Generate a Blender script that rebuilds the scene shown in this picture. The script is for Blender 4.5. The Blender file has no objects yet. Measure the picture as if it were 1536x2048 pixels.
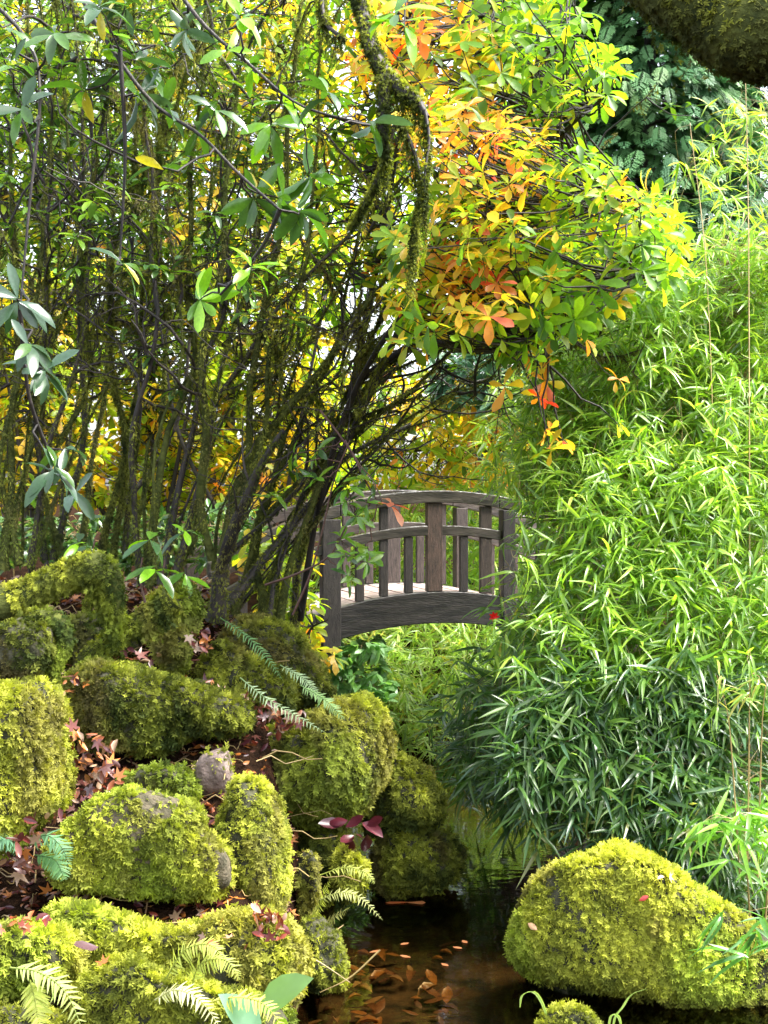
import bpy, math, random
import numpy as np
from mathutils import Matrix, Vector

random.seed(7)
RG = np.random.default_rng(7)
SC = bpy.context.scene
COL = SC.collection

# ------------------------------------------------------------------ camera
F = 2813.0
CAMZ = 2.7
PITCH = math.atan(59.0 / F)
cd = bpy.data.cameras.new("camera")
cam = bpy.data.objects.new("camera", cd)
COL.objects.link(cam)
cam.location = (0, 0, CAMZ)
cam.rotation_euler = (math.pi / 2 - PITCH, 0, 0)
cd.sensor_fit = 'VERTICAL'
cd.sensor_height = 24
cd.lens = 24 * F / 2048
cd.clip_end = 2000
SC.camera = cam

# ------------------------------------------------------------------ light
SUN_ELEV, SUN_AZ = math.radians(57), math.radians(97)   # azimuth clockwise from +Y
w = bpy.data.worlds.new("World")
SC.world = w
w.use_nodes = True
nt = w.node_tree
nt.nodes.clear()
sky = nt.nodes.new('ShaderNodeTexSky')
sky.sky_type = 'NISHITA'
sky.sun_disc = False
sky.sun_elevation = SUN_ELEV
sky.sun_rotation = SUN_AZ
sky.dust_density = 3.0
sky.air_density = 1.0
hs = nt.nodes.new('ShaderNodeHueSaturation')
hs.inputs['Saturation'].default_value = 0.42
bg = nt.nodes.new('ShaderNodeBackground')
bg.inputs['Strength'].default_value = 0.15
wo = nt.nodes.new('ShaderNodeOutputWorld')
nt.links.new(sky.outputs[0], hs.inputs['Color'])
nt.links.new(hs.outputs[0], bg.inputs['Color'])
nt.links.new(bg.outputs[0], wo.inputs['Surface'])
sd = bpy.data.lights.new("sun", 'SUN')
sd.energy = 2.6
sd.angle = math.radians(30)
sd.color = (1.0, 0.96, 0.88)
sun = bpy.data.objects.new("sun", sd)
COL.objects.link(sun)
sdir = Vector((math.sin(SUN_AZ) * math.cos(SUN_ELEV), math.cos(SUN_AZ) * math.cos(SUN_ELEV), math.sin(SUN_ELEV)))
sun.rotation_euler = sdir.to_track_quat('Z', 'Y').to_euler()
sun.location = (5, 10, 20)
SC.view_settings.view_transform = 'Standard'
SC.view_settings.look = 'None'
SC.view_settings.gamma = 1
SC.view_settings.use_curve_mapping = False
SC.view_settings.exposure = 2.35
SC.cycles.max_bounces = 7
SC.cycles.diffuse_bounces = 3
SC.cycles.glossy_bounces = 3
SC.cycles.transmission_bounces = 4
SC.cycles.transparent_max_bounces = 8
SC.cycles.caustics_reflective = False
SC.cycles.caustics_refractive = False
SC.cycles.use_denoising = True


# ------------------------------------------------------------------ numeric helpers
def A(*v):
    return np.array(v, dtype=float)


def P(x, y, D):
    """picture direction (x, y) of the measured photo at ground distance D -> a place in the garden"""
    c, s = math.cos(PITCH), math.sin(PITCH)
    x = np.asarray(x, float); y = np.asarray(y, float); D = np.asarray(D, float)
    v = (1024 - y) / F
    dx = (x - 768) / F
    dy = c + s * v
    dz = -s + c * v
    t = D / dy
    return np.stack(np.broadcast_arrays(dx * t, D, CAMZ + dz * t), axis=-1)


def proj(p):
    c, s = math.cos(PITCH), math.sin(PITCH)
    q = p - A(0, 0, CAMZ)
    f = q[..., 1] * c - q[..., 2] * s
    u = q[..., 1] * s + q[..., 2] * c
    return 768 + F * q[..., 0] / f, 1024 - F * u / f, f


def unit(v):
    return v / np.maximum(np.linalg.norm(v, axis=-1, keepdims=True), 1e-9)


_nd = np.random.default_rng(3).normal(size=(9, 3))
_nd = _nd / np.linalg.norm(_nd, axis=1, keepdims=True)
_np = np.random.default_rng(4).uniform(0, 6.28, 9)


def noise(p, f=1.0, seed=0.0):
    """smooth pseudo noise about -1..1, vectorised"""
    p = np.asarray(p, float) * f
    r = 0
    for i in range(9):
        k = 0.7 + 0.28 * i
        w_ = p @ _nd[i] * k + _np[i] + seed * (1.7 + i)
        w2 = p @ _nd[(i + 4) % 9] * k * 0.8 + _np[(i + 3) % 9] * 2 + seed
        r = r + np.sin(w_ + 1.3 * np.sin(w2)) / (1 + 0.25 * i)
    return r / 3.2


def in_poly(x, y, poly):
    poly = np.asarray(poly, float)
    n = len(poly); r = np.zeros(x.shape, bool); j = n - 1
    for i in range(n):
        xi, yi = poly[i]; xj, yj = poly[j]
        c = ((yi > y) != (yj > y)) & (x < (xj - xi) * (y - yi) / (yj - yi + 1e-12) + xi)
        r ^= c; j = i
    return r


def poly_pts(poly, n, rg=RG):
    poly = np.asarray(poly, float)
    lo, hi = poly.min(0), poly.max(0)
    out = np.zeros((0, 2))
    while len(out) < n:
        q = rg.uniform(lo, hi, (n * 3, 2))
        out = np.vstack([out, q[in_poly(q[:, 0], q[:, 1], poly)]])
    return out[:n]


def smooth_path(pts, k):
    """Catmull-Rom through pts, k samples"""
    pts = np.asarray(pts, float)
    p = np.vstack([2 * pts[0] - pts[1], pts, 2 * pts[-1] - pts[-2]])
    n = len(pts) - 1
    t = np.linspace(0, n - 1e-6, k)
    i = t.astype(int); u = (t - i)[:, None]
    a, b, c, d = p[i], p[i + 1], p[i + 2], p[i + 3]
    return 0.5 * ((2 * b) + (-a + c) * u + (2 * a - 5 * b + 4 * c - d) * u ** 2 + (-a + 3 * b - 3 * c + d) * u ** 3)


# ------------------------------------------------------------------ mesh building
class Acc:
    def __init__(s):
        s.v = []; s.c = []; s.f = {3: [], 4: []}; s.m = {3: [], 4: []}; s.n = 0

    def add(s, v, f, c=(0.5, 0.5, 0.5), mi=0):
        v = np.asarray(v, float).reshape(-1, 3)
        f = np.asarray(f, int)
        c = np.asarray(c, float)
        if c.ndim == 1:
            c = np.tile(c, (len(v), 1))
        s.v.append(v); s.c.append(c)
        s.f[f.shape[1]].append(f + s.n); s.m[f.shape[1]].append(np.full(len(f), mi))
        s.n += len(v)

    def box(s, c, size, R=None, col=(0.5, 0.5, 0.5), mi=0):
        q = np.array([[x, y, z] for x in (-.5, .5) for y in (-.5, .5) for z in (-.5, .5)]) * np.asarray(size)
        if R is not None:
            q = q @ np.asarray(R).T
        s.add(q + np.asarray(c), [[0, 1, 3, 2], [4, 6, 7, 5], [0, 4, 5, 1], [2, 3, 7, 6], [0, 2, 6, 4], [1, 5, 7, 3]], col, mi)


def mesh_from(name, acc, mats, origin=(0, 0, 0), smooth=True):
    v = np.vstack(acc.v) - np.asarray(origin)
    c = np.vstack(acc.c)
    me = bpy.data.meshes.new(name)
    f3 = np.vstack(acc.f[3]) if acc.f[3] else np.zeros((0, 3), int)
    f4 = np.vstack(acc.f[4]) if acc.f[4] else np.zeros((0, 4), int)
    m = np.concatenate([np.concatenate(acc.m[k]) if acc.m[k] else np.zeros(0, int) for k in (3, 4)])
    nl = f3.size + f4.size
    me.vertices.add(len(v)); me.vertices.foreach_set('co', v.astype(np.float32).ravel())
    me.loops.add(nl); me.loops.foreach_set('vertex_index', np.concatenate([f3.ravel(), f4.ravel()]).astype(np.int32))
    me.polygons.add(len(f3) + len(f4))
    st = np.concatenate([np.arange(len(f3)) * 3, len(f3) * 3 + np.arange(len(f4)) * 4])
    me.polygons.foreach_set('loop_start', st.astype(np.int32))
    try:
        me.polygons.foreach_set('loop_total', np.concatenate([np.full(len(f3), 3), np.full(len(f4), 4)]).astype(np.int32))
    except Exception:
        pass
    me.polygons.foreach_set('material_index', m.astype(np.int32))
    me.polygons.foreach_set('use_smooth', np.full(len(f3) + len(f4), smooth))
    at = me.color_attributes.new('Col', 'FLOAT_COLOR', 'POINT')
    rgba = np.ones((len(v), 4), np.float32); rgba[:, :3] = c
    at.data.foreach_set('color', rgba.ravel())
    for mt in (mats if isinstance(mats, (list, tuple)) else [mats]):
        me.materials.append(mt)
    me.update(calc_edges=True)
    me.validate()
    return me


def tag(o, label=None, cat=None, group=None, kind=None):
    if label: o['label'] = label
    if cat: o['category'] = cat
    if group: o['group'] = group
    if kind: o['kind'] = kind
    return o


def thing(name, label, cat, loc, group=None):
    o = bpy.data.objects.new(name, None)
    o.empty_display_size = 0.1
    o.location = tuple(float(x) for x in loc)
    COL.objects.link(o)
    return tag(o, label, cat, group)


def obj(name, acc, mats, parent=None, kind=None, smooth=True, origin=None):
    if origin is None:
        q = parent
        origin = np.zeros(3)
        while q is not None:
            origin = origin + np.array(q.location); q = q.parent
    me = mesh_from(name, acc, mats, origin, smooth)
    o = bpy.data.objects.new(name, me)
    COL.objects.link(o)
    if parent is not None:
        o.parent = parent
    else:
        o.location = tuple(float(x) for x in origin)
    if kind: o['kind'] = kind
    return o


def tubes(acc, Pt, R, sides=5, col=(0.5, 0.5, 0.5), rough=0.0, mi=0, cap=True):
    """Pt (N,K,3), R (N,K)"""
    Pt = np.asarray(Pt, float); R = np.asarray(R, float)
    if Pt.ndim == 2:
        Pt = Pt[None]; R = R[None]
    N, K, _ = Pt.shape
    T = unit(np.gradient(Pt, axis=1))
    ref = np.where(np.abs(T[..., 2:3]) > 0.9, A(1, 0, 0), A(0, 0, 1))
    U = unit(np.cross(T, ref)); V = np.cross(T, U)
    a = np.arange(sides) / sides * 2 * np.pi
    rr = R[..., None]
    if rough:
        q = Pt[:, :, None, :] + (np.cos(a)[:, None] * U[:, :, None, :] + np.sin(a)[:, None] * V[:, :, None, :]) * 0.05
        rr = rr * (1 + rough * noise(q, 14))
    ring = Pt[:, :, None, :] + rr[..., None] * (np.cos(a)[:, None] * U[:, :, None, :] + np.sin(a)[:, None] * V[:, :, None, :])
    idx = np.arange(N * K * sides).reshape(N, K, sides)
    nx = np.roll(idx, -1, axis=2)
    f = np.stack([idx[:, :-1], nx[:, :-1], nx[:, 1:], idx[:, 1:]], axis=-1).reshape(-1, 4)
    c = np.asarray(col, float)
    if c.ndim == 2 and len(c) == N:
        c = np.repeat(c, K * sides, axis=0)
    acc.add(ring.reshape(-1, 3), f, c, mi)


# leaf shapes: +Y axis, unit length, normal +Z --------------------------------
def leaf_shape(wd, prof, fold=0.25, droop=0.25, stalk=0.08):
    """prof: list of (t, half width factor)"""
    v = [(0, 0, 0)]; f = []
    rows = []
    for t, h in prof:
        y = stalk + (1 - stalk) * t
        z = -droop * t * t
        zz = z + fold * h * wd
        i = len(v)
        v += [(-h * wd, y, zz), (0, y, z), (h * wd, y, zz)]
        rows.append(i)
    f.append((0, rows[0] + 1, rows[0])); f.append((0, rows[0] + 2, rows[0] + 1))
    f = [tuple(x) for x in f]
    q = []
    for a, b in zip(rows[:-1], rows[1:]):
        q += [(a, a + 1, b + 1, b), (a + 1, a + 2, b + 2, b + 1)]
    for a, b, c, d in q:
        f += [(a, b, c), (a, c, d)]
    tip = len(v); v.append((0, 1.02, -droop * 1.05))
    r = rows[-1]
    f += [(r, r + 1, tip), (r + 1, r + 2, tip)]
    return np.array(v, float), np.array(f)


RHODO = [leaf_shape(0.165, [(0.15, 0.5), (0.45, 1), (0.8, 0.85), (0.95, .4)], 0.35, d) for d in (0.08, 0.3, 0.5)]
AZAL = [leaf_shape(0.19, [(0.2, 0.35), (0.55, .85), (0.8, 1.0), (0.95, .5)], 0.3, d) for d in (0.05, 0.25, 0.45)]
BAMB = [leaf_shape(0.054, [(0.08, 0.8), (0.3, 1), (0.65, .75)], 0.3, d, 0.03) for d in (0.1, 0.35, 0.7)]
BROAD = [leaf_shape(0.24, [(0.12, 0.6), (0.4, 1), (0.72, .72)], 0.25, d, 0.05) for d in (0.1, 0.3)]
DEAD = [leaf_shape(0.24, [(0.15, 0.6), (0.45, 1), (0.8, .7)], f_, d) for f_, d in ((0.5, -0.35), (-0.5, 0.3), (0.9, 0.15))]
SMALL = [(np.array([(0, 0, 0), (-.28, .5, .05), (0, 1, -.15), (.28, .5, .05)], float), np.array([(0, 2, 1), (0, 3, 2)]))]


def moss_shape(seed):
    r = np.random.default_rng(seed)
    v = []; f = []
    def blade(b, d, L, wd, z):
        d = d / np.linalg.norm(d); s = np.array([d[1], -d[0], 0]) * wd
        i = len(v)
        v.extend([b - s * .6, b + s * .6, b + d * L * .55 + s + A(0, 0, z * .3), b + d * L + A(0, 0, z), b + d * L * .55 - s + A(0, 0, z * .3)])
        f.extend([(i, i + 1, i + 2), (i, i + 2, i + 4), (i + 4, i + 2, i + 3)])
    blade(A(0, 0, 0), A(0, 1, 0), 1.0, .1, -.25)
    for k, t in enumerate((.18, .42, .65)):
        for sgn in (-1, 1):
            ang = math.radians(r.uniform(40, 62))
            blade(A(0, t, .04), A(sgn * math.sin(ang), math.cos(ang), 0), .42 * (1 - .4 * t) * r.uniform(.8, 1.2), .075, r.uniform(-.12, .15))
    return np.array(v), np.array(f)


MOSS = [moss_shape(i) for i in range(3)]
MOSS_LITE = [(np.array([(-.05, 0, 0), (.05, 0, 0), (.09, .5, .1), (0, 1, -.2), (-.09, .5, .1)], float), np.array([(0, 1, 2), (0, 2, 4), (4, 2, 3)]))]


def maple_shape():
    v = [(0, 0, 0)]; f = []
    rim = []
    for i, (a, L) in enumerate([(-150, .25), (-105, .55), (-80, .3), (-50, .85), (-26, .4), (0, 1.0), (26, .4), (50, .85), (80, .3), (105, .55), (150, .25)]):
        a = math.radians(a)
        rim.append(len(v)); v.append((math.sin(a) * L, math.cos(a) * L, .18 * L * L * (1 if i % 4 else -.6)))
    for a, b in zip(rim[:-1], rim[1:]):
        f.append((0, b, a))
    return np.array(v, float), np.array(f)


MAPLE = [maple_shape()]


def spray_shape(seed):
    """flat drooping cypress spray"""
    r = np.random.default_rng(seed)
    v = []; f = []
    def blade(b, d, L, wd):
        s = np.cross(d, A(0, 0, 1)); s = s / np.linalg.norm(s) * wd
        i = len(v)
        v.extend([b, b + d * L * .5 + s, b + d * L + A(0, 0, -.12 * L), b + d * L * .5 - s])
        f.extend([(i, i + 1, i + 2), (i, i + 2, i + 3)])
    def curve(t): return A(0, t, -.35 * t * t)
    for k in range(9):
        t = .1 + k * .1
        L = .42 * math.sin(math.pi * (.25 + .62 * t)) * r.uniform(.8, 1.15)
        for sgn in (-1, 1):
            d = unit(A(sgn * .8, .75, -.25 - .2 * t + r.uniform(-.1, .1)))
            b = curve(t)
            blade(b, d, L, .045)
            for j in range(3):
                bb = b + d * L * (.25 + .25 * j)
                for s2 in (-1, 1):
                    d2 = unit(d + s2 * .8 * np.cross(d, A(0, 0, 1)))
                    blade(bb, d2, L * .36 * (1 - .2 * j), .03)
    blade(curve(.9), unit(A(0, 1, -.6)), .22, .05)
    return np.array(v), np.array(f)


SPRAY = [spray_shape(i) for i in range(3)]


def frames(d, n):
    y = unit(d)
    z = unit(n - (n * y).sum(-1, keepdims=True) * y)
    x = np.cross(y, z)
    return np.stack([x, y, z], axis=-1)       # columns


def scatter(acc, shapes, pos, B, sc, col, pick=None, wsc=None, tipcol=None):
    """joined copies; pos (N,3), B (N,3,3), sc (N,), col (N,3)"""
    N = len(pos)
    if N == 0: return
    if pick is None:
        pick = RG.integers(0, len(shapes), N)
    for k, (v, f) in enumerate(shapes):
        m = np.nonzero(pick == k)[0]
        if not len(m): continue
        vv = v[None] * np.ones((len(m), 1, 1))
        if wsc is not None:
            vv = vv * np.stack([wsc[m], np.ones(len(m)), np.ones(len(m))], -1)[:, None, :]
        W = np.einsum('nij,nvj->nvi', B[m], vv) * sc[m][:, None, None] + pos[m][:, None, :]
        nv = len(v)
        ff = f[None] + (np.arange(len(m)) * nv)[:, None, None]
        c = np.repeat(col[m], nv, axis=0)
        if tipcol is not None:
            t = np.clip(np.tile(v[:, 1], len(m)), 0, 1)[:, None]
            c = c * (1 - t) + c * tipcol * t
        acc.add(W.reshape(-1, 3), ff.reshape(-1, 3), c)


def leaves(parent, shapes, pos, B, sc, pal, pi, mat, n_ind=300, name='leaf', pad=0):
    """the leaves that show largest are objects of their own, the others one joined mesh"""
    N = len(pos)
    if N == 0: return
    pick = RG.integers(0, len(shapes), N)
    base = np.array(parent.location)
    x, y, f = proj(pos)
    L = sc * F / np.maximum(f, .1)
    ok = (x > -20) & (x < 1556) & (y > -20) & (y < 2068) & (L > 14)
    score = np.where(ok, f - 0.2 * L / 50, 1e9)
    order = np.argsort(score)
    n_ind = int(min(n_ind, ok.sum()))
    ind = order[:n_ind]
    cache = {}
    for i in ind:
        key = (int(pick[i]), int(pi[i]))
        if key not in cache:
            a = Acc(); v, fc = shapes[key[0]]
            a.add(v, fc, pal[key[1]])
            cache[key] = mesh_from(name, a, mat)
        o = bpy.data.objects.new(name, cache[key])
        M = Matrix(((B[i] * sc[i])[0].tolist() + [0], (B[i] * sc[i])[1].tolist() + [0], (B[i] * sc[i])[2].tolist() + [0], [0, 0, 0, 1]))
        M.translation = Vector((pos[i] - base).tolist())
        o.matrix_basis = M
        COL.objects.link(o)
        o.parent = parent
    rest = np.ones(N, bool); rest[ind] = False
    if rest.sum():
        a = Acc()
        jit = 1 + RG.normal(0, .12, (rest.sum(), 1))
        scatter(a, shapes, pos[rest], B[rest], sc[rest], np.asarray(pal)[pi[rest]] * np.clip(jit, .6, 1.5), pick[rest])
        obj('foliage', a, mat, parent, kind='stuff')


def whorls(c, ax, nlo, nhi, L, tilt=(55, 100), up=0.15, jitter=.25, rg=RG):
    """leaf whorls; returns pos, frames, scale, whorl index"""
    n = rg.integers(nlo, nhi + 1, len(c))
    w_ = np.repeat(np.arange(len(c)), n)
    k = np.concatenate([np.arange(m) for m in n]) if len(n) else np.zeros(0)
    ph = k / n[w_] * 2 * np.pi * (1 + 0 * k) + rg.uniform(0, 6.28, len(c))[w_] + rg.normal(0, jitter, len(w_))
    a = unit(ax)[w_]
    ref = np.where(np.abs(a[:, 2:3]) > .9, A(1, 0, 0), A(0, 0, 1))
    u = unit(np.cross(a, ref)); v = np.cross(a, u)
    t = np.radians(rg.uniform(tilt[0], tilt[1], len(w_)))[:, None]
    d = np.cos(t) * a + np.sin(t) * (np.cos(ph)[:, None] * u + np.sin(ph)[:, None] * v)
    d[:, 2] -= up
    nrm = a + rg.normal(0, .25, d.shape) + A(0, 0, .3)
    B = frames(d, nrm)
    sc = L * rg.uniform(.7, 1.15, len(w_)) * rg.uniform(.8, 1.15, len(c))[w_]
    return c[w_] + a * rg.uniform(-.02, .02, (len(w_), 1)), B, sc, w_


def connect(acc, targets, skel, r0, r1, col, K=6, sag=0.1, sides=4):
    """twigs from the nearest skeleton place to each target; returns axis directions at the ends"""
    S = np.vstack(skel)
    d = ((targets[:, None, :] - S[None]) ** 2).sum(-1)
    d = d * RG.uniform(.5, 1.9, d.shape)
    s = S[np.argmin(d, 1)]
    L = np.linalg.norm(targets - s, axis=1, keepdims=True)
    mid = (s + targets) / 2 + RG.normal(0, .12, s.shape) * L + A(0, 0, 1) * (-sag) * L
    t = np.linspace(0, 1, K)[None, :, None]
    path = (1 - t) ** 2 * s[:, None] + 2 * t * (1 - t) * mid[:, None] + t ** 2 * targets[:, None]
    path = path + RG.normal(0, .012, path.shape) * (t * (1 - t) * 4)
    R = np.linspace(r0, r1, K)[None] * RG.uniform(.7, 1.3, (len(s), 1))
    tubes(acc, path, R, sides, col)
    return unit(path[:, -1] - path[:, -2]), path, R


# ------------------------------------------------------------------ materials
def nodes(name):
    m = bpy.data.materials.new(name); m.use_nodes = True
    t = m.node_tree; t.nodes.clear()
    return m, t, t.nodes.new('ShaderNodeOutputMaterial')


def leaf_mat(name, rough=.38, trans=.4, tint=(1.15, 1.2, .5), spec=.5, tboost=1.3, vein=True):
    m, t, o = nodes(name)
    at = t.nodes.new('ShaderNodeAttribute'); at.attribute_name = 'Col'
    tc = t.nodes.new('ShaderNodeTexCoord')
    nz = t.nodes.new('ShaderNodeTexNoise'); nz.inputs['Scale'].default_value = 9; nz.inputs['Detail'].default_value = 3
    t.links.new(tc.outputs['Object'], nz.inputs['Vector'])
    mr = t.nodes.new('ShaderNodeMapRange'); mr.inputs['To Min'].default_value = .65; mr.inputs['To Max'].default_value = 1.35
    t.links.new(nz.outputs['Fac'], mr.inputs['Value'])
    mul = t.nodes.new('ShaderNodeVectorMath'); mul.operation = 'SCALE'
    t.links.new(at.outputs['Color'], mul.inputs[0]); t.links.new(mr.outputs[0], mul.inputs['Scale'])
    p = t.nodes.new('ShaderNodeBsdfPrincipled')
    p.inputs['Roughness'].default_value = rough
    p.inputs['Specular IOR Level'].default_value = spec
    t.links.new(mul.outputs[0], p.inputs['Base Color'])
    tm = t.nodes.new('ShaderNodeVectorMath'); tm.operation = 'MULTIPLY'
    tm.inputs[1].default_value = tuple(x * tboost for x in tint)
    t.links.new(mul.outputs[0], tm.inputs[0])
    tr = t.nodes.new('ShaderNodeBsdfTranslucent')
    t.links.new(tm.outputs[0], tr.inputs['Color'])
    mx = t.nodes.new('ShaderNodeMixShader'); mx.inputs[0].default_value = trans
    t.links.new(p.outputs[0], mx.inputs[1]); t.links.new(tr.outputs[0], mx.inputs[2])
    t.links.new(mx.outputs[0], o.inputs['Surface'])
    return m


def solid_mat(name, c1, c2, scale=8, rough=.8, bump=.3, spec=.3, attr=False, stretch=(1, 1, 1), detail=6, bdist=.02, c3=None):
    m, t, o = nodes(name)
    tc = t.nodes.new('ShaderNodeTexCoord')
    mp = t.nodes.new('ShaderNodeMapping'); mp.inputs['Scale'].default_value = stretch
    t.links.new(tc.outputs['Object'], mp.inputs['Vector'])
    nz = t.nodes.new('ShaderNodeTexNoise'); nz.inputs['Scale'].default_value = scale; nz.inputs['Detail'].default_value = detail
    nz.inputs['Roughness'].default_value = .65
    t.links.new(mp.outputs[0], nz.inputs['Vector'])
    cr = t.nodes.new('ShaderNodeValToRGB')
    cr.color_ramp.elements[0].position = .35; cr.color_ramp.elements[1].position = .68
    cr.color_ramp.elements[0].color = (*c1, 1); cr.color_ramp.elements[1].color = (*c2, 1)
    if c3:
        e = cr.color_ramp.elements.new(.8); e.color = (*c3, 1)
    t.links.new(nz.outputs['Fac'], cr.inputs['Fac'])
    p = t.nodes.new('ShaderNodeBsdfPrincipled')
    p.inputs['Roughness'].default_value = rough
    p.inputs['Specular IOR Level'].default_value = spec
    src = cr.outputs[0]
    if attr:
        at = t.nodes.new('ShaderNodeAttribute'); at.attribute_name = 'Col'
        mm = t.nodes.new('ShaderNodeVectorMath'); mm.operation = 'MULTIPLY'
        t.links.new(src, mm.inputs[0]); t.links.new(at.outputs['Color'], mm.inputs[1]); src = mm.outputs[0]
    t.links.new(src, p.inputs['Base Color'])
    n2 = t.nodes.new('ShaderNodeTexNoise'); n2.inputs['Scale'].default_value = scale * 5; n2.inputs['Detail'].default_value = 5
    t.links.new(mp.outputs[0], n2.inputs['Vector'])
    b = t.nodes.new('ShaderNodeBump'); b.inputs['Strength'].default_value = bump; b.inputs['Distance'].default_value = bdist
    t.links.new(n2.outputs['Fac'], b.inputs['Height'])
    t.links.new(b.outputs[0], p.inputs['Normal'])
    t.links.new(p.outputs[0], o.inputs['Surface'])
    return m


M_GLOSSY = leaf_mat('rhododendron_leaf', .26, .3, spec=.7)
M_AZAL = leaf_mat('azalea_leaf', .42, .55, tint=(1.2, 1.1, .45), tboost=1.5)
M_BAMB = leaf_mat('bamboo_leaf', .32, .45, spec=.8, tboost=1.5)
M_DEAD = leaf_mat('dead_leaf', .3, .12, tint=(1, .8, .5), spec=.6)
M_MOSS = leaf_mat('moss_frond', .75, .35, spec=.15, tboost=1.2)
M_CONIF = leaf_mat('cypress_spray', .5, .2, spec=.4, tint=(1, 1.1, .8))
M_FERN = leaf_mat('fern_frond', .5, .45, spec=.3)
M_BARK = solid_mat('wet_bark', (.010, .009, .009), (.045, .034, .028), 10, .6, .6, .4, stretch=(1, 1, .25))
M_BARK2 = solid_mat('red_twig_bark', (.05, .018, .014), (.12, .06, .045), 10, .5, .3, .5)
M_MOSSBARK = solid_mat('mossy_bark', (.025, .034, .012), (.11, .125, .03), 9, .95, .8, .1)
M_ROCK = solid_mat('mossed_stone', (.02, .024, .012), (.10, .095, .06), 7, .95, .9, .1)
M_ROCK2 = solid_mat('mossed_stone_with_lichen', (.03, .032, .018), (.16, .13, .09), 11, .9, .9, .15)
M_BARE = solid_mat('bare_stone', (.10, .07, .06), (.30, .23, .20), 9, .7, .6, .3, c3=(.6, .55, .5))
M_SOIL = solid_mat('leaf_litter_soil', (.012, .008, .006), (.045, .024, .014), 9, .95, 1, .0, bdist=.05)
M_WOOD = solid_mat('weathered_wood', (.02, .018, .017), (.10, .088, .08), 9, .5, .5, .5, attr=True, stretch=(9, 9, 1.2))
M_WOODB = solid_mat('weathered_beam_wood', (.02, .019, .019), (.10, .09, .083), 4, .34, .25, .7, attr=True, stretch=(1, 1, 5), c3=(.2, .19, .18))
M_DECK = solid_mat('wet_deck_wood', (.26, .2, .18), (.6, .52, .49), 9, .35, .4, .5, attr=True, stretch=(1, 1, 1))
M_CULM = solid_mat('bamboo_culm', (.25, .17, .07), (.45, .34, .14), 5, .4, .1, .5)
M_BED = solid_mat('pond_bed', (.010, .009, .005), (.09, .055, .022), 5, .8, .4, .2)


# ------------------------------------------------------------------ ground and water
EDY = [3, 5, 6.3, 7, 8.5, 9.3, 10, 11, 12, 13, 13.6]
EDL = [-.45, -.4, -.36, -.34, -.36, -.5, -.8, -.95, -.9, -.9, -.2]
EDR = [1.9, 1.9, 1.9, 2.0, 2.0, 1.7, 1.5, 1.45, 1.5, 1.5, .7]
CAPY = [3, 5, 6, 7, 8, 9, 10, 10.8, 12, 15, 18, 40]
CAPL = [.2, .3, .45, .68, 1.05, 1.45, 1.85, 1.9, 1.25, 1.3, 1.7, 1.2]


def sstep(t):
    t = np.clip(t, 0, 1)
    return t * t * (3 - 2 * t)


def ground_z(X, Y):
    eL = np.interp(Y, EDY, EDL); eR = np.interp(Y, EDY, EDR)
    cap = np.interp(Y, CAPY, CAPL)
    l = -.35 + (cap + .35) * sstep((eL - X + .12) / .55)
    r = -.35 + (.85) * sstep((X - eR + .15) / 1.2) + .5 * sstep((X - eR - 1) / 3)
    back = -.35 + 1.5 * sstep((Y - 13.5) / 3)
    z = np.maximum(np.maximum(l, r), back)
    z = np.where(X > 6, np.maximum(z, .6), z)
    p = np.stack([X, Y, 0 * X], -1)
    z = z + .05 * noise(p, 2.5) * (z > -.2)
    return np.where(Y > 20, z * np.clip(1 - (Y - 20) / 60, .3, 1), z)


def axis_pts(a, b, n, far):
    d = np.linspace(a, b, n)
    e = far * (np.linspace(0, 1, 14)[1:] ** 2.2)
    return np.concatenate([(a - e)[::-1], d, b + e])


gx = axis_pts(-5, 6, 150, 400); gy = axis_pts(2.5, 20, 190, 900)
X, Y = np.meshgrid(gx, gy)
Z = ground_z(X, Y)
nx, ny = len(gx), len(gy)
idx = np.arange(nx * ny).reshape(ny, nx)
a = Acc()
a.add(np.stack([X, Y, Z], -1).reshape(-1, 3), np.stack([idx[:-1, :-1], idx[:-1, 1:], idx[1:, 1:], idx[1:, :-1]], -1).reshape(-1, 4))
tag(obj('ground', a, M_SOIL), 'dark garden soil sloping down to the stream', None, None, 'structure')

m, t, o = nodes('pond_water')
fr = t.nodes.new('ShaderNodeFresnel'); fr.inputs['IOR'].default_value = 1.55
tcn = t.nodes.new('ShaderNodeTexCoord')
mp = t.nodes.new('ShaderNodeMapping'); mp.inputs['Scale'].default_value = (2.2, 5, 1)
t.links.new(tcn.outputs['Object'], mp.inputs[0])
nz = t.nodes.new('ShaderNodeTexNoise'); nz.inputs['Scale'].default_value = 2.2; nz.inputs['Detail'].default_value = 2.5
t.links.new(mp.outputs[0], nz.inputs['Vector'])
bm = t.nodes.new('ShaderNodeBump'); bm.inputs['Strength'].default_value = .05; bm.inputs['Distance'].default_value = .03
t.links.new(nz.outputs['Fac'], bm.inputs['Height'])
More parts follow.
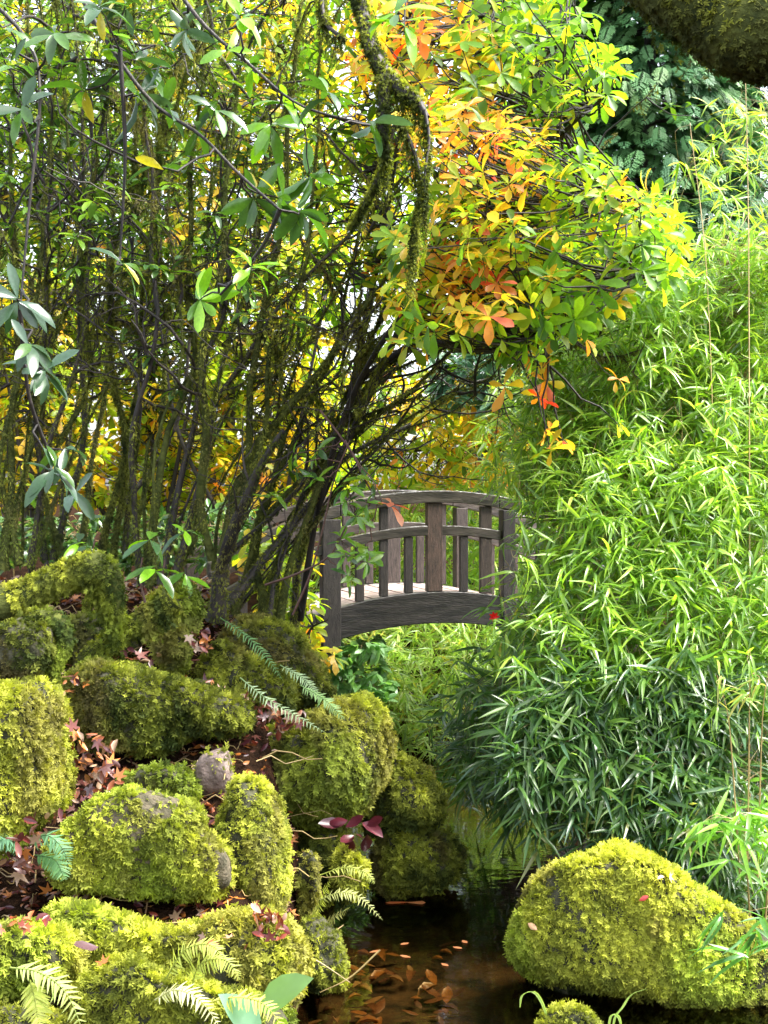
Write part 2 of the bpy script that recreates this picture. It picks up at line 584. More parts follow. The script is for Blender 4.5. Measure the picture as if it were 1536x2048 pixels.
# concentric ripple round one place on the surface
rc = P(800, 1842, 8.6)
RIP = A(.1, 8.62, 0)
mp2 = t.nodes.new('ShaderNodeVectorMath'); mp2.operation = 'DISTANCE'; mp2.inputs[1].default_value = tuple(RIP)
t.links.new(tcn.outputs['Object'], mp2.inputs[0])
mm = t.nodes.new('ShaderNodeMath'); mm.operation = 'MULTIPLY'; mm.inputs[1].default_value = 45
t.links.new(mp2.outputs['Value'], mm.inputs[0])
sn = t.nodes.new('ShaderNodeMath'); sn.operation = 'SINE'
t.links.new(mm.outputs[0], sn.inputs[0])
fall = t.nodes.new('ShaderNodeMapRange'); fall.inputs['From Min'].default_value = .12; fall.inputs['From Max'].default_value = .5
fall.inputs['To Min'].default_value = 1; fall.inputs['To Max'].default_value = 0
t.links.new(mp2.outputs['Value'], fall.inputs['Value'])
ml = t.nodes.new('ShaderNodeMath'); ml.operation = 'MULTIPLY'
t.links.new(sn.outputs[0], ml.inputs[0]); t.links.new(fall.outputs[0], ml.inputs[1])
b2 = t.nodes.new('ShaderNodeBump'); b2.inputs['Strength'].default_value = .35; b2.inputs['Distance'].default_value = .006
t.links.new(ml.outputs[0], b2.inputs['Height']); t.links.new(bm.outputs[0], b2.inputs['Normal'])
t.links.new(b2.outputs[0], fr.inputs['Normal'])
gl = t.nodes.new('ShaderNodeBsdfGlossy'); gl.inputs['Roughness'].default_value = .025
t.links.new(b2.outputs[0], gl.inputs['Normal'])
tp = t.nodes.new('ShaderNodeBsdfTransparent'); tp.inputs['Color'].default_value = (.62, .53, .36, 1)
mx = t.nodes.new('ShaderNodeMixShader')
t.links.new(fr.outputs[0], mx.inputs[0]); t.links.new(tp.outputs[0], mx.inputs[1]); t.links.new(gl.outputs[0], mx.inputs[2])
t.links.new(mx.outputs[0], o.inputs['Surface'])
M_WATER = m
a = Acc()
ys = np.array(EDY); n = len(ys)
vv = []
for yy, l, r in zip([2.2] + EDY, [EDL[0]] + EDL, [EDR[0]] + EDR):
    vv += [(l - .45, yy, 0), (r + .9, yy, 0)]
a.add(vv, [(2 * i, 2 * i + 1, 2 * i + 3, 2 * i + 2) for i in range(n)])
tag(obj('water', a, M_WATER), 'dark still stream reflecting the bridge and bamboo', None, None, 'structure')
# bed of the pond just under the water
a = Acc()
bx_, by_ = np.meshgrid(np.linspace(-1, 3, 60), np.linspace(2.5, 14, 120))
bz = -.17 + .04 * noise(np.stack([bx_, by_, 0 * bx_], -1), 3)
ii = np.arange(bx_.size).reshape(bx_.shape)
a.add(np.stack([bx_, by_, bz], -1).reshape(-1, 3), np.stack([ii[:-1, :-1], ii[:-1, 1:], ii[1:, 1:], ii[1:, :-1]], -1).reshape(-1, 4))
tag(obj('stream_bed', a, M_BED), None, None, None, 'structure')


# ------------------------------------------------------------------ bridge
def build_bridge():
    O = P(872, 1183, 12.5)
    e = unit(A(.955, .30, 0)); wv = A(-.36, 1.15, 0); W = np.linalg.norm(wv); wn = wv / W
    Kc = .145
    Rm = np.stack([e, wn, A(0, 0, 1)], 1)
    root = thing('footbridge', 'dark weathered wooden arched footbridge with slatted railings over the stream', 'bridge', O - A(0, 0, 1.0))
    zc = lambda s: -Kc * s * s

    def strip(name, s0, s1, z0, z1, y0, y1, mat, col, n=24, lab=None):
        s = np.linspace(s0, s1, n)
        v = []
        for q in s:
            for yy, zz in ((y0, z0), (y1, z0), (y1, z1), (y0, z1)):
                v.append(O + e * q + wn * yy + A(0, 0, zc(q) + zz))
        f = []
        for i in range(n - 1):
            for k in range(4):
                f.append((4 * i + k, 4 * i + (k + 1) % 4, 4 * i + 4 + (k + 1) % 4, 4 * i + 4 + k))
        f += [(0, 3, 2, 1), (4 * n - 4, 4 * n - 3, 4 * n - 2, 4 * n - 1)]
        ac = Acc(); ac.add(v, f, col)
        o_ = obj(name, ac, mat, root, smooth=False)
        bv = o_.modifiers.new('edge', 'BEVEL'); bv.width = .008; bv.segments = 2; bv.limit_method = 'ANGLE'
        if lab: o_['label'] = lab
        return o_

    def upright(name, s, wid, dep, z0, z1, yc, col, lab=None):
        ac = Acc()
        ac.box(O + e * s + wn * yc + A(0, 0, zc(s) + (z0 + z1) / 2), (wid, dep, z1 - z0), Rm, col)
        o_ = obj(name, ac, M_WOOD, root, smooth=False)
        bv = o_.modifiers.new('edge', 'BEVEL'); bv.width = .007; bv.segments = 2
        if lab: o_['label'] = lab

    g = (1, 1, 1)
    for side, yo in (('near', 0.0), ('far', W)):
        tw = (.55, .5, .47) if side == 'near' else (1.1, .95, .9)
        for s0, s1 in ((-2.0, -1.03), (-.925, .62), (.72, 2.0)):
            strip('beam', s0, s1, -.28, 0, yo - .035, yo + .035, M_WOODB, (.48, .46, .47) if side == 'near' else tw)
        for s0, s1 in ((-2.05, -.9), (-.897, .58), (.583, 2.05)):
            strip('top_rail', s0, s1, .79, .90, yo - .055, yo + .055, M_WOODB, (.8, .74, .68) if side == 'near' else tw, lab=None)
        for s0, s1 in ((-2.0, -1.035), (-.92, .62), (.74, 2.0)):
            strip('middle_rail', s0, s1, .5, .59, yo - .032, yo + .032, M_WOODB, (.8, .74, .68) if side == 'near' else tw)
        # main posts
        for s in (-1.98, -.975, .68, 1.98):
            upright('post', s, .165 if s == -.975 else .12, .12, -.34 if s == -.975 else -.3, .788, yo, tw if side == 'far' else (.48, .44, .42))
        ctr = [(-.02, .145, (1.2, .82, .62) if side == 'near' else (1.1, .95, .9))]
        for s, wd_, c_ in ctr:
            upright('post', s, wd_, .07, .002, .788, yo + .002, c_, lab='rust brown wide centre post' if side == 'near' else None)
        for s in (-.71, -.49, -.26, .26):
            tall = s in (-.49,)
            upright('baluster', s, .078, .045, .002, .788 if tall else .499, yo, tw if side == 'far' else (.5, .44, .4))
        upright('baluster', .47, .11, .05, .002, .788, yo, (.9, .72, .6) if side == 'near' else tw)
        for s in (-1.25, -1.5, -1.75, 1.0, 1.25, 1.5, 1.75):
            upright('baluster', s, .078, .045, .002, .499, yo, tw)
    # deck boards
    s = -1.95
    i = 0
    while s < 1.95:
        ac = Acc()
        sl = -2 * Kc * s
        ee = unit(e + A(0, 0, sl)); up = np.cross(ee, wn)
        R2 = np.stack([ee, wn, up], 1)
        k = .8 + .4 * random.random()
        ac.box(O + e * s + wn * (W / 2) + A(0, 0, zc(s) - .022 - .003 * (i % 2)), (.128, W - .08, .035), R2, (k, k * .93, k * .9))
        o_ = obj('deck_board', ac, M_DECK, root, smooth=False)
        s += .145; i += 1
    return root


build_bridge()


# ------------------------------------------------------------------ boulders
def blob_mesh(poly, D, T, sub=5, rough=.06, seed=0, origin_shift=0):
    """a stone with the given outline at distance D and half thickness T"""
    import bmesh
    poly = np.asarray(poly, float)
    c2 = poly.mean(0)
    bm_ = bmesh.new(); bmesh.ops.create_icosphere(bm_, subdivisions=sub, radius=1)
    v = np.array([q.co[:] for q in bm_.verts]); f = np.array([[q.index for q in fc.verts] for fc in bm_.faces]); bm_.free()
    # r(theta) of the outline
    dd = np.vstack([poly, poly[:1]])
    th = np.linspace(-np.pi, np.pi, 361); rr = np.zeros(361)
    for i in range(361):
        dx, dy = math.cos(th[i]), -math.sin(th[i])
        best = 0
        for p0, p1 in zip(dd[:-1], dd[1:]):
            ex, ey = p1 - p0
            den = dx * ey - dy * ex
            if abs(den) < 1e-9: continue
            qx, qy = p0 - c2
            tt = (qx * ey - qy * ex) / den
            uu = (qx * dy - qy * dx) / den
            if tt > 0 and -1e-6 <= uu <= 1 + 1e-6: best = max(best, tt)
        rr[i] = best
    k_ = np.hanning(9); k_ /= k_.sum()
    rr = np.convolve(np.concatenate([rr[-5:-1], rr, rr[1:5]]), k_, 'valid')
    rm = rr * D / F
    rm = np.maximum(rm - .042, rm * .78)
    r = np.interp(np.arctan2(v[:, 2], v[:, 0]), th, rm)
    mag = np.sqrt(v[:, 0] ** 2 + v[:, 2] ** 2)
    # boxier profile across the depth
    mag2 = mag ** .8
    ang = np.arctan2(v[:, 2], v[:, 0])
    C = P(c2[0], c2[1], D)
    w_ = np.stack([mag2 * r * np.cos(ang), np.sign(v[:, 1]) * np.abs(v[:, 1]) ** .9 * T, mag2 * r * np.sin(ang)], -1) + C
    n_ = unit(w_ - C)
    # chisel flat faces into the front and sides
    rr_ = np.random.default_rng(int(seed * 10) + 1)
    nl = unit(rr_.normal(size=(9, 3)) * A(.9, .5, .9) + A(0, -.75, .25))
    q = (w_ - C) / A(max(r.max(), .05), T, max(r.max(), .05))
    for k in range(9):
        dd_ = (q @ nl[k]) - (np.percentile(q @ nl[k], 99.5) * rr_.uniform(.72, .9))
        q = q - nl[k] * (np.maximum(dd_, 0) * .85)[:, None]
    w2 = q * A(max(r.max(), .05), T, max(r.max(), .05)) + C
    w_ = w_ * A(.92, 0, .92) + w2 * A(.08, 1, .08)
    w_ = w_ + n_ * A(.45, 1, .45) * (noise(w_, 4.5, seed) * rough + noise(w_, 11, seed + 3) * rough * .45 + noise(w_, 24, seed + 6) * rough * .22)[:, None]
    w_[:, 2] -= (w_[:, 1] - C[1]) * (CAMZ - C[2]) / C[1]      # sheared along the view line to hold its outline from the camera
    return w_, f, C


def surf_samples(v, f, n, rg=RG):
    a_, b_, c_ = v[f[:, 0]], v[f[:, 1]], v[f[:, 2]]
    cr = np.cross(b_ - a_, c_ - a_); ar = np.linalg.norm(cr, axis=1)
    k = rg.choice(len(f), n, p=ar / ar.sum())
    u = rg.uniform(size=(n, 2)); m_ = u.sum(1) > 1; u[m_] = 1 - u[m_]
    p = a_[k] + u[:, :1] * (b_ - a_)[k] + u[:, 1:] * (c_ - a_)[k]
    return p, unit(cr[k]), ar.sum() / 2


C_BR = A(.39, .41, .06)      # bright moss
C_MD = A(.19, .215, .032)
C_DK = A(.035, .05, .012)
C_BN = A(.16, .12, .055)


def moss_cols(p, n_, bright, seed=0, brown=.42):
    k = noise(p, 5.5, seed) * .42 + noise(p, 30, seed + 9) * .75
    k = np.clip(bright + .55 * k + .12 * n_[:, 2], 0, 1)[:, None]  # up-facing moss coloured lighter; bright also carries the thicket's shade
    c = np.where(k < .5, C_DK + (C_MD - C_DK) * (k * 2), C_MD + (C_BR - C_MD) * (k * 2 - 1))
    b = sstep((noise(p, 7, seed + 20) - .15) * 3)[:, None] * brown
    c = c * (1 - b) + C_BN * b
    g_ = sstep((noise(p, 2.5, seed + 33) - .1) * 2)[:, None] * .35
    c = c * (1 - g_) + c * A(.62, 1.05, .9) * g_
    wet = sstep((.09 + .03 * noise(p, 9) - p[:, 2]) / .08)[:, None]
    c = c * (1 - wet) + c * A(.35, .3, .35) * wet
    return c * RG.uniform(.65, 1.35, (len(p), 1))


def moss_on(parent, p, n_, bright, size, seed=0, hang=.35, name='moss', shapes=None, mat=None):
    """moss fronds at surface places"""
    down = A(0, 0, -1) - n_ * (-n_[:, 2:3])
    h = hang * (1 - .6 * np.clip(n_[:, 2:3], 0, 1))
    d = n_ * (.55 - .25 * h) + down * (h * 1.6) + RG.normal(0, .42, p.shape)
    B = frames(d, n_ + RG.normal(0, .35, p.shape))
    sc = size * RG.uniform(.6, 1.35, len(p)) * (1 + .5 * np.clip(-n_[:, 2], 0, 1))
    a = Acc()
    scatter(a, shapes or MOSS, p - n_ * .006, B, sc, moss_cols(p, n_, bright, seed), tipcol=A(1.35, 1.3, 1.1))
    return obj(name, a, mat or M_MOSS, parent, kind='stuff')


def boulder(label, poly, D, T, bright=.6, dens=10000, size=.042, bare=-.66, rough=.085, group=None, seed=None, cat='boulder', name='mossy_boulder', hang=.35, rockmat=None, pale=None):
    seed = seed if seed is not None else RG.uniform(0, 50)
    v, f, C = blob_mesh(poly, D, T, 5, rough, seed)
    root = thing(name, label, cat, C - A(0, 0, .3), group)
    a = Acc(); a.add(v, f)
    obj('stone', a, rockmat or M_ROCK, root)
    p, n_, area = surf_samples(v, f, 200)
    N = int(dens * area)
    if N > 60000: N = 60000
    p, n_, _ = surf_samples(v, f, N)
    view = unit(A(0, 0, CAMZ) - p)
    fac = (n_ * view).sum(1)
    keep = RG.uniform(size=N) < np.clip(.35 + fac * 2.5, .12, 1)
    keep &= noise(p, 6, seed + 5) > bare
    ck = noise(p, 42, seed + 15)
    keep &= (ck > -.5) | (RG.uniform(size=N) < .45)
    p = p + n_ * (ck * .012 + noise(p, 14, seed + 2) * .012)[:, None]
    p, n_ = p[keep], n_[keep]
    if pale is not None and len(p):
        x_, y_, _ = proj(p)
        dd_ = np.hypot(x_ - pale[0], (y_ - pale[1]) * .8) / pale[2] + .35 * noise(p, 12, 3)
        sel = (dd_ > 1) | (RG.uniform(size=len(p)) < .12)
        p, n_ = p[sel], n_[sel]
    if len(p):
        moss_on(root, p, n_, bright, size * D / 7.5 if D > 7.5 else size, seed, hang)
    return root, v, f


B_ = {}
B_['r1'] = boulder('tall square mossy boulder standing at the picture edge above the fallen leaves',
    [(-120, 1350), (0, 1343), (70, 1342), (105, 1350), (114, 1400), (122, 1450), (137, 1510), (134, 1570), (125, 1620), (80, 1645), (30, 1700), (-120, 1700)], 6.7, .5, .62, 9000)
B_['r2'] = boulder('long mossy slab leaning out over a dark hollow beside the bare pinkish stone',
    [(105, 1400), (120, 1345), (170, 1312), (250, 1318), (340, 1345), (430, 1375), (500, 1405), (514, 1435), (485, 1458), (430, 1465), (380, 1482), (350, 1510), (250, 1518), (170, 1500), (120, 1460)], 8.2, .42, .26, 8000)  # moss darkened here, standing for the thicket's shade
B_['r3'] = boulder('bare pinkish grey stone wedged upright among mossy boulders',
    [(378, 1530), (400, 1500), (440, 1484), (465, 1490), (474, 1560), (465, 1600), (420, 1625), (385, 1600)], 7.8, .16, .5, 900, bare=.35, rough=.03, rockmat=M_BARE, name='bare_stone', cat='rock')
B_['r4'] = boulder('low mossy stone tucked behind the domed boulder under the slab',
    [(225, 1560), (270, 1518), (340, 1518), (390, 1530), (412, 1570), (400, 1620), (300, 1640), (220, 1600)], 7.7, .22, .45, 8000)
B_['r5'] = boulder('domed mossy boulder with pale bare crown overhanging a dark cavity',
    [(75, 1740), (85, 1690), (130, 1640), (180, 1590), (240, 1560), (280, 1553), (330, 1566), (380, 1586), (415, 1610), (422, 1650), (452, 1690), (472, 1725), (472, 1775), (440, 1800), (380, 1806), (300, 1806), (200, 1795), (120, 1780)], 6.8, .42, .66, 12000, .038, rough=.045, pale=(318, 1590, 42), rockmat=M_ROCK2)
B_['r6'] = boulder('tall narrow mossy boulder beside the domed boulder nearest the stream',
    [(430, 1640), (455, 1580), (490, 1554), (530, 1568), (565, 1605), (590, 1660), (594, 1720), (585, 1800), (540, 1850), (480, 1830), (455, 1760), (440, 1700)], 7.35, .3, .6, 11000, hang=.7)
B_['r7'] = boulder('broad mossy rock wall with grassy top below the bridge post',
    [(480, 1560), (490, 1490), (530, 1452), (600, 1440), (620, 1400), (680, 1383), (750, 1378), (785, 1420), (803, 1500), (795, 1560), (740, 1620), (680, 1665), (640, 1660), (590, 1650), (520, 1610)], 8.8, .5, .5, 8000, hang=.6)
B_['r8'] = boulder('dark rounded mossy rock jutting over the water past the rock wall',
    [(755, 1570), (785, 1500), (820, 1515), (860, 1540), (892, 1590), (887, 1635), (830, 1660), (740, 1655), (720, 1625)], 9.2, .35, .34, 8000, hang=.6)
B_['r9'] = boulder('low mossy rock at the waterline under the dark rounded rock',
    [(722, 1700), (760, 1658), (850, 1650), (910, 1662), (940, 1700), (932, 1742), (880, 1775), (800, 1800), (745, 1795), (722, 1750)], 9.25, .35, .34, 8000)
B_['r10'] = boulder('small upright brownish mossy stump between narrow boulder and water',
    [(588, 1730), (598, 1690), (625, 1683), (642, 1720), (645, 1800), (625, 1860), (595, 1850)], 7.9, .12, .4, 9000, hang=.8)
B_['r10b'] = boulder('small bright pointed moss cushion beneath the maroon dead leaves',
    [(672, 1720), (685, 1690), (705, 1695), (724, 1730), (730, 1775), (712, 1800), (680, 1800)], 8.5, .1, .8, 12000, .05)
B_['r10c'] = boulder('dark mossy ledge hanging with roots under the broad rock wall',
    [(575, 1640), (640, 1625), (700, 1650), (720, 1690), (690, 1750), (660, 1820), (620, 1830), (590, 1760)], 8.9, .3, .3, 8000, hang=.9)
B_['r11'] = boulder('wide bright moss bank sloping to the stream below the domed boulder',
    [(60, 1860), (100, 1815), (160, 1805), (240, 1838), (330, 1862), (430, 1850), (520, 1818), (590, 1850), (614, 1900), (608, 1960), (570, 2010), (400, 2060), (200, 2040), (100, 1940)], 6.35, .4, .72, 9000, .055)
B_['r12'] = boulder('small yellow green moss hummock at the bottom corner with dark shade below',
    [(-60, 1870), (30, 1848), (110, 1850), (150, 1875), (165, 1925), (135, 1965), (60, 1975), (-60, 1990)], 5.9, .22, .76, 10000, .045)
B_['r13'] = boulder('low moss ledge with ferns growing at the bottom of the bank',
    [(130, 1990), (190, 1930), (260, 1905), (300, 1940), (400, 1965), (500, 1990), (590, 2020), (620, 2140), (90, 2140)], 5.85, .28, .5, 9000, .045)
B_['r13b'] = boulder('dark moss mound low in the bottom corner under the hummock',
    [(-60, 2000), (60, 1975), (150, 2000), (200, 2060), (200, 2150), (-60, 2150)], 5.75, .2, .22, 8000, .04)
B_['r14'] = boulder('large pyramid shaped yellow mossy boulder standing in the water beside the bamboo',
    [(1000, 1885), (1015, 1840), (1050, 1770), (1085, 1730), (1150, 1698), (1210, 1678), (1260, 1683), (1320, 1712), (1380, 1752), (1450, 1805), (1540, 1865), (1680, 1960), (1680, 2080), (1500, 2075), (1380, 2045), (1250, 2000), (1130, 1985), (1060, 1960), (1012, 1925)], 7.5, .58, .72, 12000, .043, hang=.55, rough=.045)
B_['r14b'] = boulder('dark wet rock base in the water beneath the pyramid shaped boulder',
    [(1022, 1900), (1300, 1890), (1600, 1960), (1680, 2150), (1100, 2150), (1040, 2060)], 7.7, .42, .12, 2500, .04, name='wet_rock', cat='rock')
B_['r15'] = boulder('small mossy stone in the water in front of the large yellow boulder',
    [(1040, 2090), (1058, 2025), (1100, 1998), (1160, 2002), (1200, 2030), (1235, 2090)], 6.6, .2, .45, 9000, .04)
B_['r16'] = boulder('dark mossy mound at the foot of the leaning stems by the bridge post',
    [(430, 1270), (470, 1225), (560, 1228), (610, 1262), (645, 1320), (668, 1390), (600, 1420), (500, 1410), (430, 1340)], 9.4, .4, .18, 7000, hang=.5)  # low moss tone carries painted shade of the stems above
B_['r18'] = boulder('shaggy moss draped stump with a squared top on the leafy bank',
    [(285, 1250), (296, 1190), (340, 1168), (400, 1168), (412, 1215), (395, 1290), (370, 1350), (330, 1340), (300, 1300)], 8.9, .2, .5, 11000, .05, hang=1.0, name='mossy_stump', cat='stump')
B_['r19'] = boulder('dim mossy hummock behind the arched root',
    [(-60, 1262), (60, 1240), (180, 1225), (290, 1232), (300, 1300), (200, 1340), (-60, 1350)], 9.4, .3, .12, 6000, hang=.6)  # moss tone lowered in place of shade around the root
B_['r20'] = boulder('dark mossy rock under the arched root at the picture edge',
    [(-60, 1260), (40, 1225), (110, 1250), (130, 1310), (90, 1370), (-60, 1370)], 8.0, .25, .2, 6000, hang=.8)  # shade under the root is put into the moss colour
B_['r21'] = boulder('mossy hummock with leaves behind the long slab',
    [(380, 1330), (440, 1270), (520, 1300), (600, 1370), (600, 1430), (500, 1450), (400, 1400)], 9.0, .3, .33, 6000)
B_['r22'] = boulder('mossy toe of the bank dipping into the water below the narrow boulder',
    [(590, 1830), (640, 1810), (690, 1850), (715, 1920), (700, 1980), (640, 2000), (590, 1980)], 7.5, .22, .35, 8000, .035)


# mossy roots ------------------------------------------------------------------
def moss_log(label, pts, r, bright=.45, dens=700, hang=1.0, size=.036, name='mossy_root', cat='root', drape=None, col=(1, 1, 1)):
    path = smooth_path(pts, 40)
    rr = np.interp(np.linspace(0, 1, 40), np.linspace(0, 1, len(r)), r)
    root = thing(name, label, cat, path[0])
    a = Acc(); tubes(a, path, rr, 12, rough=.25)
    obj('bark', a, M_MOSSBARK, root)
    L = np.linalg.norm(np.diff(path, axis=0), axis=1).sum()
    N = int(dens * L * 2 * np.pi * np.mean(rr) * 12)
    t_ = RG.uniform(0, 38.99, N); i = t_.astype(int); u = (t_ - i)[:, None]
    c = path[i] * (1 - u) + path[i + 1] * u
    T_ = unit(path[i + 1] - path[i]); rad = rr[i]
    n_ = unit(np.cross(T_, RG.normal(size=(N, 3))))
    moss_on(root, c + n_ * rad[:, None] * .95, n_, bright, size, hang=hang)
    if drape:
        dm, dl = drape
        M_ = int(dm * L)
        t_ = RG.uniform(24, 38.99, M_); i = t_.astype(int); u = (t_ - i)[:, None]
        c = path[i] * (1 - u) + path[i + 1] * u
        c[:, 2] -= RG.uniform(0, 1, M_) ** 1.4 * dl * (.5 + .5 * noise(c, 8)) + rad_mean(rr)
        c += RG.normal(0, .03, c.shape)
        n_ = unit(RG.normal(size=(M_, 3)) + A(0, -.8, 0))
        moss_on(root, c, n_, bright, size, hang=1.6, name='hanging_moss')
    return root, path


def rad_mean(r): return float(np.mean(r)) * .8


moss_log('arched mossy root rising from the picture edge and bending down at its end',
         P([-60, 20, 90, 150, 190, 222, 232], [1235, 1200, 1172, 1145, 1135, 1160, 1230], 8.3), [.1, .09, .085, .085, .09, .07, .04], .5, drape=(1500, .3))
moss_log('slim mossy root slanting up to the shaggy stump',
         P([165, 215, 270, 310, 345], [1325, 1285, 1250, 1222, 1195], 8.45), [.045, .055, .06, .07, .08], .55, drape=(900, .12))
moss_log('curved mossy root hanging below the arched root',
         P([60, 110, 130, 110, 90], [1230, 1240, 1280, 1330, 1400], 8.05), [.03, .05, .05, .045, .03], .25)


# ------------------------------------------------------------------ leaf litter
LIT = [(.16, .035, .02), (.10, .02, .018), (.22, .07, .03), (.07, .02, .015), (.3, .12, .04), (.12, .05, .035), (.4, .14, .03), (.25, .16, .10), (.06, .015, .02)]


def litter(center_px, n, spread, zoff=.02, mode='ground', src=None):
    pass


# general litter over the bank
N = 20000
lx = RG.uniform(-4, .2, N); ly = RG.uniform(5.4, 14, N)
lz = ground_z(lx, ly)
kk = lz > .12
lp = np.stack([lx, ly, lz + RG.uniform(.0, .05, N)], -1)[kk]
n_ = unit(A(0, -.25, 1) + RG.normal(0, .45, lp.shape))
B = frames(RG.normal(size=lp.shape) * A(1, 1, .25), n_)
a = Acc(); cc = np.array(LIT)[RG.integers(0, len(LIT), len(lp))] * RG.uniform(.6, 1.4, (len(lp), 1))
scatter(a, DEAD + MAPLE, lp, B, RG.uniform(.03, .07, len(lp)), cc)
tag(obj('leaf_litter', a, M_DEAD), 'wet red brown fallen leaves covering the bank', None, None, 'stuff')


CN = {}
for c_, nm in zip(LIT, ['crimson brown', 'dark maroon', 'russet', 'blackish red', 'tan brown', 'dull purple brown', 'orange brown', 'pale buff', 'near black']): CN[c_] = nm


def fallen(poly, D, n, label, group, size=(.05, .08), cols=LIT, zlift=.05, shapes=None, facing=.6, name='fallen_leaf'):
    """individually placed leaves lying on the stones"""
    q = poly_pts(poly, n)
    pos = P(q[:, 0], q[:, 1], D) + RG.normal(0, .03, (n, 3)) * A(.3, 1, .3)
    sh = shapes or (DEAD + MAPLE)
    for i in range(n):
        k = RG.integers(0, len(sh)); cc_ = tuple(cols[RG.integers(0, len(cols))])
        a = Acc(); a.add(*sh[k], np.array(cc_) * RG.uniform(.8, 1.3))
        me = mesh_from(name, a, M_DEAD)
        o_ = bpy.data.objects.new(name, me); COL.objects.link(o_)
        nn = unit(A(0, -facing, 1) + RG.normal(0, .35, 3)); dd = RG.normal(size=3)
        Bm = frames(dd, nn) * RG.uniform(*size) * .85
        M_ = Matrix([list(Bm[0]) + [0], list(Bm[1]) + [0], list(Bm[2]) + [0], [0, 0, 0, 1]])
        M_.translation = Vector(pos[i].tolist())
        o_.matrix_basis = M_
        lb = label
        if '*' in label: lb = label.replace('*', CN.get(cc_, 'reddish') + ' ' + ('lobed' if sh[k] is MAPLE[0] else ['upcurled', 'folded', 'arched'][k % 3]))
        tag(o_, lb, 'leaf', group)


def front_depth(key, x, y):
    """distance of the front of a stone under a picture place"""
    _, v, f = B_[key]
    px, py, ff = proj(v)
    d = (px - x) ** 2 + (py - y) ** 2
    m_ = d < max(np.partition(d, 12)[12], 400)
    return float(np.min(v[m_, 1]))


def lay_on(key, poly, n, label, group, size, cols, shapes=None, facing=.7, lift=.045, name='fallen_leaf'):
    q = poly_pts(poly, n)
    for x, y in q:
        D = front_depth(key, x, y) - lift
        fallen([(x - 1, y - 1), (x + 1, y - 1), (x + 1, y + 1), (x - 1, y + 1)], D, 1, label, group, size, cols, shapes=shapes, facing=facing, name=name)


RUST = [(.22, .04, .018), (.16, .025, .015), (.3, .09, .03), (.1, .015, .015), (.35, .2, .14)]
for c_, nm in zip(RUST, ['rust red', 'deep red', 'rusty orange', 'dark red', 'pale pink']): CN[c_] = nm
lay_on('r11', [(505, 1832), (545, 1820), (565, 1850), (560, 1885), (535, 1890), (515, 1860)], 34, '* leaf in the wet pile on the bright moss bank by the stream', 'leaves piled on the bright moss bank', (.045, .075), RUST)
lay_on('r11', [(380, 1860), (470, 1850), (500, 1890), (440, 1905), (390, 1895)], 6, '* lone leaf on the bright moss bank apart from the wet pile', 'scattered leaves on the bright moss bank', (.04, .06), RUST)
lay_on('r12', [(0, 1815), (60, 1820), (110, 1835), (60, 1860), (0, 1850)], 12, '* leaf lying behind the yellow green moss hummock', 'leaves behind the corner hummock', (.05, .08), RUST)
fallen([(135, 1440), (235, 1500), (240, 1570), (180, 1580), (130, 1560)], 6.95, 60, '* leaf in the gully between square and domed boulders', 'leaves in the gully', (.05, .085))
fallen([(110, 1360), (160, 1340), (170, 1370), (120, 1385)], 7.9, 10, '* leaf at the upper end of the long slab', 'leaves at the end of the slab', (.05, .08))
fallen([(400, 1360), (500, 1400), (620, 1440), (560, 1460), (520, 1430), (420, 1390)], 8.35, 70, '* leaf in the litter above the long slab', 'leaves above the slab', (.06, .1))
fallen([(20, 1680), (80, 1640), (110, 1600), (120, 1650), (60, 1720), (10, 1780)], 6.3, 26, '* leaf beside the foot of the tall square boulder', 'leaves at the square boulder', (.06, .09))
fallen([(370, 1270), (420, 1250), (440, 1300), (400, 1340)], 8.5, 16, '* leaf beside the shaggy stump', 'leaves beside the stump', (.06, .09))
fallen([(240, 1310), (300, 1290), (320, 1320), (250, 1335)], 8.3, 14, '* leaf between slim root and long slab', 'leaves by the slim root', (.06, .09))
lay_on('r14', [(1255, 1765), (1300, 1770), (1290, 1800), (1260, 1795)], 2, 'small crimson leaf on top of the large yellow boulder', 'crimson leaves on the yellow boulder', (.06, .08), [(.5, .06, .05)], facing=.9)
lay_on('r14', [(1300, 1730), (1345, 1750), (1340, 1770), (1300, 1755)], 2, 'pale pinkish leaf near the crest of the large yellow boulder', 'pale leaves on the yellow boulder', (.05, .06), [(.5, .3, .22)], facing=.9)
lay_on('r14', [(1070, 1855), (1085, 1855), (1085, 1862), (1070, 1862)], 1, 'narrow tan leaf low on the stream side of the large yellow boulder', None, (.08, .081), [(.5, .3, .16)], facing=.9)
# loose sticks and rootlets on the bank
n = 420
q = np.stack([RG.uniform(-2.6, .1, n), RG.uniform(5.4, 10.8, n)], 1)
zz = ground_z(q[:, 0], q[:, 1]); k_ = zz > .0
q, zz = q[k_], zz[k_]; n = len(q)
an = RG.uniform(0, 6.28, n); L_ = RG.uniform(.08, .4, n)
t_ = np.linspace(0, 1, 5)
pt = np.stack([q[:, :1] + np.cos(an)[:, None] * L_[:, None] * t_, q[:, 1:] + np.sin(an)[:, None] * L_[:, None] * t_, zz[:, None] + .04 + 0 * t_ + RG.normal(0, .02, (n, 5))], -1)
a = Acc(); tubes(a, pt, np.linspace(.004, .002, 5)[None] * RG.uniform(.5, 1.6, (n, 1)), 4, rough=.3)
tag(obj('forest_debris', a, M_CULM), 'broken sticks and rootlets lying among the fallen leaves', None, None, 'stuff')
